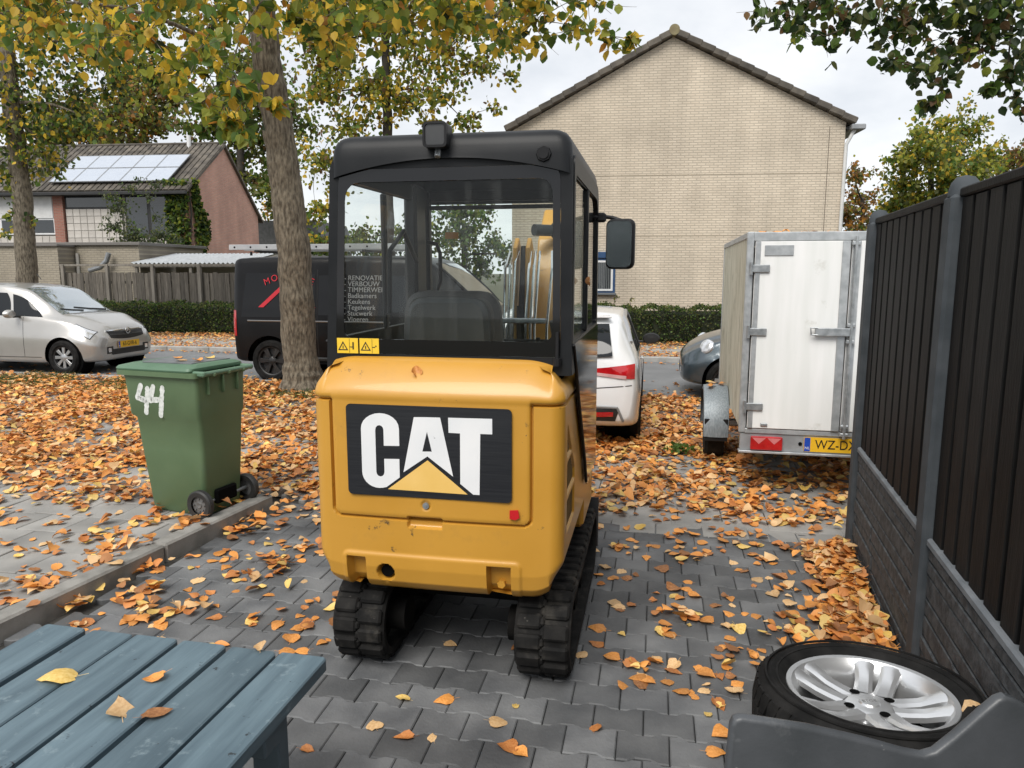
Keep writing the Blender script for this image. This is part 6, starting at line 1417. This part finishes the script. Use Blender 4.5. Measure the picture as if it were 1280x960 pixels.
# ------------------------------------------------------------------ fallen leaves
def fall(name, c1, c2): return mat(name, c1, c2, rough=.55, scale=9, trans=.12, island=.25, bump=.001, bscale=40)
FLM = [fall('fallen_orange', (.58, .225, .045), (.74, .33, .085)), fall('fallen_tan', (.60, .36, .16), (.74, .50, .26)), fall('fallen_yellow', (.64, .41, .09), (.78, .56, .2)), fall('fallen_brown', (.26, .105, .035), (.42, .19, .07)), fall('fallen_rust', (.44, .155, .04), (.58, .24, .075))]
FLW = np.array([.40, .19, .12, .11, .18])
TRH = (np.array([0, .05, .18, .4, .64, .85, 1.0]), np.array([.14, .33, .46, .45, .33, .16, .0]), (-1, -.55, 0, .55, 1)); TRL = (np.array([0, .12, .38, .66, .88, 1.0]), np.array([.16, .40, .46, .33, .14, .0]), (-1, 0, 1))
def leaf_batch(N, rng, T_=TRH):
    """N curled heart-shaped leaves of unit length, (N, k, 3)"""
    tr, hw, qs = T_; nc = len(qs); nb = len(tr) * nc
    c1 = rng.normal(.05, .2, N); c2 = rng.normal(.0, .24, N); tw = rng.normal(0, .16, N); V = np.zeros((N, nb + 4, 3)); wj = rng.uniform(.68, 1.15, N); skew = rng.normal(0, .12, N); curl = np.abs(rng.normal(0, .22, N)) * (rng.random(N) < .45); cs = rng.choice([-1, 1], N)
    for i, (t, w) in enumerate(zip(tr, hw)):
        for j, q in enumerate(qs):
            k = i * nc + j; jit = rng.normal(0, .022, (N, 2)) * (abs(q) == 1)
            V[:, k, 0] = q * w * wj + jit[:, 0] + skew * (t - .5) ** 2; V[:, k, 1] = t - .5 - (.09 * abs(q) if i == 0 else 0) + jit[:, 1]
            V[:, k, 2] = c1 * abs(q) ** 1.5 * w * 1.2 + c2 * ((t - .5) ** 2) * 1.6 + tw * q * (t - .5) * w * 2 + rng.normal(0, .018, N) * abs(q) + curl * (q * cs > .5) * abs(q) * w * 1.6
    a = rng.normal(0, .5, N)
    for k, (x, y) in enumerate(((-.012, -.48), (.012, -.48), (.012, -.85), (-.008, -.85))):
        V[:, nb + k, 0] = x + (np.sin(a) * .12 if k > 1 else 0); V[:, nb + k, 1] = y; V[:, nb + k, 2] = c2 * .35 + (.03 if k > 1 else 0)
    V[:, :, 2] -= V[:, :nb, 2].min(1)[:, None] * .85
    return V
def leaf_faces(T_):
    tr, hw, qs = T_; nc = len(qs); nb = len(tr) * nc
    return [(i * nc + j, i * nc + j + 1, (i + 1) * nc + j + 1, (i + 1) * nc + j) for i in range(len(tr) - 1) for j in range(nc - 1)] + [(nb, nb + 1, nb + 2, nb + 3)]
LF2 = leaf_faces(TRH); LF3 = leaf_faces(TRL)
def smn(a, b, t): t = np.clip((t - a) / (b - a), 0, 1); return t * t * (3 - 2 * t)
exw = Vector((-.146, 3.549)); cfe, sfe = math.cos(R(-11)), math.sin(R(-11))
def density(x, y):
    ks = (x - K0.x) * kn.x + (y - K0.y) * kn.y; al = (x - K1.x) * ke.x + (y - K1.y) * ke.y
    s_ = x * s_dir.x + y * s_dir.y; n_ = x * n_dir.x + y * n_dir.y
    df = -((x - 1.668) * FN.x + (y - 2.787) * FN.y)                       # distance left of the fence
    nz = vnoise(x + 30, y + 30, .42, 1) * .55 + vnoise(x + 30, y + 30, .15, 2) * .45; big = vnoise(x + 30, y + 30, 1.1, 5)
    drive = 14 + 240 * smn(.5, .74, nz) * smn(2.2, 3.3, y) * (.35 + .9 * big)
    drive = drive + np.where(ks > 0, 130 * np.exp(-((ks - .4) / .55) ** 2) * smn(2.0, 3.3, y) * (.25 + 1.2 * smn(.42, .62, nz)), 0)
    drive = drive + 480 * np.exp(-np.maximum(df - .02, 0) / .10) * smn(2.3, 2.75, y) * (y < 4.4) * (.5 + nz)
    for (px, py, r_, a) in ((845, 765, .17, 150), (905, 760, .12, 120), (770, 735, .18, 80), (960, 770, .1, 110), (1010, 745, .2, 120), (800, 740, .15, 60)):
        g_ = gnd(px, py); drive = drive + a * np.exp(-((x - g_.x) ** 2 + (y - g_.y) ** 2) / r_ ** 2)
    lx = (x - exw.x) * cfe + (y - exw.y) * sfe; ly = -(x - exw.x) * sfe + (y - exw.y) * cfe
    drive = np.where((abs(lx) < .52) & (abs(ly) < .74), 4, drive)
    pave_l = (150 + 430 * smn(4.3, 6.4, y)) * (.12 + .25 * smn(5, 7, y) + 1.5 * smn(.34, .6, nz)) 
    pave = (360 + 300 * smn(5.2, 7.5, y)) * (.42 + 1.1 * smn(.32, .58, nz)) * np.where((x > .8) & (y > 7.8), .75, 1)
    D = np.where((n_ < ND) & (ks > 0), drive, np.where(ks < -.12, pave_l, np.where(n_ >= ND, pave, 14)))
    D = np.where(n_ >= ND, np.where(ks < .3, np.maximum(pave_l, pave * .8), pave), D)
    D = np.where((n_ > 8.7) & (s_ < -.7), 480 * (.4 + .9 * smn(.3, .6, nz)), D)
    D = np.where(n_ > NR0 - .12, 70 * np.exp(-(n_ - NR0) / .5) + 3, D)
    D = np.where(n_ > NR1 - .35, 60, D)
    D = np.where((n_ > NR1 + .1), np.where(n_ < NR1 + .9, 190, np.where(n_ < 16.0, 70, 190)) * (.4 + nz), D)
    D = np.where((n_ < ND) & (df < -.02) & (x > 0), 0, D)
    bl = (x + 2.24) ** 2 + (y - 5.04) ** 2; D = np.where(bl < .22 ** 2, 0, D)
    return D
def scatter(x0, x1, y0, y1, dmax, seed):
    rng = np.random.default_rng(seed); N = int((x1 - x0) * (y1 - y0) * dmax); x = rng.uniform(x0, x1, N); y = rng.uniform(y0, y1, N)
    px = 640 + F * x / (y * CP + H * SP); ok = (px > -60) & (px < 1340)
    D = density(x, y); k = ok & (rng.random(N) * dmax < D); return x[k], y[k], D[k]
xa, ya, da = scatter(-8.5, 5.5, 1.0, 11.2, 850, 11); xb, yb, db = scatter(-16, 7, 11.2, 20.2, 190, 12)
npile = 1500; yl = RNG.uniform(-.55, BAY - .02, npile); dfp = .075 + np.abs(RNG.normal(0, .12, npile)) * (.45 + .75 * vnoise(yl + 9, yl * 0, .3, 8)) * (1.15 - .2 * yl)
xp = 1.668 + FD.x * yl - FN.x * dfp; yp = 2.787 + FD.y * yl - FN.y * dfp
X = np.concatenate([xa, xb, xp]); Yy = np.concatenate([ya, yb, yp]); Dn = np.concatenate([da, db, np.full(npile, 400.)]); N = len(X); PILE = np.concatenate([np.zeros(len(xa) + len(xb)), .10 * np.exp(-(dfp - .07) / .11)])
Z = np.array([ground_z(a, b) for a, b in zip(X, Yy)]); nst = X * n_dir.x + Yy * n_dir.y
Z = np.where(nst > NR0, -.012, Z); Z = np.where(nst > NR1 + .1, .06, Z); Z = np.where((nst > 8.7) & (nst < NR0) & (X * s_dir.x + Yy * s_dir.y < -.7), .035, Z)
Z = Z + .004 + RNG.random(N) ** 2 * np.clip(Dn / 600, 0, 1) * .05 + PILE * RNG.random(N) ** .5
SZ = RNG.uniform(.034, .08, N) * np.where(RNG.random(N) < .12, 1.2, 1)
ang = RNG.random(N) * 6.283; tx_ = RNG.normal(0, .09, N) * (1 + 1.5 * (Dn > 200)); ty_ = RNG.normal(0, .09, N) * (1 + 1.5 * (Dn > 200))
def place(idx, T_):
    VB = leaf_batch(len(idx), RNG, T_); ca, sa_ = np.cos(ang[idx])[:, None], np.sin(ang[idx])[:, None]; sz = SZ[idx][:, None]
    vx, vy, vz = VB[:, :, 0], VB[:, :, 1], VB[:, :, 2]; vz = vz + vx * tx_[idx][:, None] + vy * ty_[idx][:, None]; vz = vz - np.minimum(vz.min(1), 0)[:, None] * .9
    return np.stack([(vx * ca - vy * sa_) * sz + X[idx][:, None], (vx * sa_ + vy * ca) * sz + Yy[idx][:, None], vz * sz + Z[idx][:, None]], 2)
MI = RNG.choice(5, N, p=FLW / FLW.sum())
ksA = (X - K0.x) * kn.x + (Yy - K0.y) * kn.y
drvmask = (ksA > .05) & (nst < ND - .1) & (Dn < 150)
order = np.argsort(np.where(drvmask, np.hypot(X, Yy), 1e9))[:300]; order = [i for i in order if drvmask[i]]
mask = np.ones(N, bool); mask[order] = False
ni = np.where(mask & (Yy < 5.6))[0]; fi = np.where(mask & (Yy >= 5.6))[0]
fo_ = np_mesh('fallen_leaves', place(ni, TRH), LF2, FLM, MI[ni], smooth=True); props(fo_, 'loose orange and tan leaves over the driveway and the near pavement', 'leaves', kind='stuff')
fo_ = np_mesh('fallen_leaves', place(fi, TRL), LF3, FLM, MI[fi], smooth=True); props(fo_, 'dense carpet of orange leaves over the far pavement, verge and street edges', 'leaves', kind='stuff')
rv_ = np.random.default_rng(5); VAR = []
for i in range(25):
    me = bpy.data.meshes.new('fallen_leaf'); me.from_pydata([tuple(v) for v in leaf_batch(1, rv_)[0]], [], LF2); me.materials.append(FLM[i % 5]); me.polygons.foreach_set('use_smooth', [True] * len(LF2)); VAR.append(me)
for i in order:
    o = link('fallen_leaf', VAR[MI[i] + 5 * random.randrange(5)], None, (X[i], Yy[i], .002), (random.gauss(0, .1), random.gauss(0, .1), ang[i])); k = SZ[i]; o.scale = (k, k, k)
    p_ = (X[i], Yy[i]); lxm = (p_[0] + .146) * cfe + (p_[1] - 3.549) * sfe
    where = 'in front of the slatted table' if p_[0] < -.35 and p_[1] < 2.75 else 'between the garden kerb and the excavator' if lxm < -.5 else 'between or just behind the excavator tracks' if lxm < .52 and p_[1] > 2.2 else 'near the stacked wheels' if p_[1] < 2.75 else 'between the excavator and the fence'
    colr_ = ('orange', 'pale tan', 'yellow', 'dark brown', 'rust coloured')[MI[i]]
    props(o, 'single %s leaf on the dark pavers %s' % (colr_, where), 'leaf', '%s leaves %s' % (colr_, where))
# leaves lying on things
def one_leaf(p, m, size, rz, label, tilt=(0, 0), long=1.0, v=0):
    r2 = np.random.default_rng(100 + v); me = bpy.data.meshes.new('fallen_leaf'); me.from_pydata([tuple(q) for q in leaf_batch(1, r2)[0]], [], LF2); me.materials.append(FLM[m]); me.polygons.foreach_set('use_smooth', [True] * len(LF2))
    o = link('fallen_leaf', me, None, p, (tilt[0], tilt[1], rz)); o.scale = (size, size * long, size); return props(o, label, 'leaf')
def tbl(px, py): q = gnd(px, py, .753); return q
one_leaf(tbl(70, 848), 2, .075, 1.7, 'flat pale yellow oval leaf with long stem on the slatted table', long=1.1, v=1)
one_leaf(tbl(192, 849), 0, .05, 2.2, 'small orange leaf lying alone on the slatted table', v=2)
one_leaf(tbl(150, 886), 1, .065, .6, 'curled tan leaf beside the table gap with its edge lifted', (.25, .1), v=5)
one_leaf(tbl(198, 892), 3, .058, -1.0, 'glossy brown oval leaf lying next to the curled tan one', v=4)
one_leaf(tbl(325, 808), 1, .045, .3, 'tan leaf at the far end of a table slat', v=6)
one_leaf(Vector((wc.x + .245, wc.y - .13, .475)), 1, .07, -1.6, 'tan leaf lying on the top tyre of the wheel stack', (.1, .2), v=7)
M_ = Matrix.Translation((-.146, 3.549, 0)) @ Matrix.Rotation(R(-11), 4, 'Z')
one_leaf(M_ @ Vector((-.10, -.705, 1.312)), 0, .055, .3, 'orange brown leaf stuck on the yellow engine hood of the excavator', (.85, 0), v=8)
one_leaf(M_ @ Vector((.518, -.2, 1.66)), 3, .05, .3, 'brown leaf stuck to the side window of the excavator cab', (0, 1.4), v=9)
for k, (dx, dy, m) in enumerate(((-.05, -.12, 0), (.08, .02, 1), (-.1, .1, 2), (.05, .15, 0))):
    q = Matrix.Translation((-2.24, 5.04, .06)) @ Matrix.Rotation(R(-110), 4, 'Z') @ Vector((dx, dy, 1.048)); o = one_leaf(q, m, .075, k * 1.3, 'fallen leaf lying on the lid of the green wheelie bin', v=10 + k); o['group'] = 'leaves on the bin lid'
Mt = Matrix.Translation(tx) @ Matrix.Rotation(TH, 4, 'Z')
for k in range(6): o = one_leaf(Mt @ Vector((-.11 + random.uniform(-.07, .07), 1.2 + random.uniform(-.15, .15), .685)), k % 5, .07, k * 1.1, 'fallen leaf lying on the trailer mudguard', v=20 + k); o['group'] = 'leaves on the mudguard'
for k in range(14): o = one_leaf(Mt @ Vector((random.uniform(.1, 1.3), random.uniform(.02, .3), TZ1 + .006)), 3 if k % 2 else 0, .07, k * .9, 'fallen leaf lying on the roof edge of the trailer', v=30 + k); o['group'] = 'leaves on the trailer roof'
# weed between the paving stones
wp = gnd(846, 566); wd = empty('weed', (wp.x, wp.y, 0), 0, 'small green weed growing between the paving stones by the trailer', 'plant')
P = np.stack([RNG.normal(0, .06, 90), RNG.normal(0, .06, 90), RNG.random(90) * .05 + .01], 1); leaves('foliage', P, .05, [leafm('leaf_weed', (.08, .16, .03), (.12, .2, .04))], [1], wd, -.8, 'stuff')
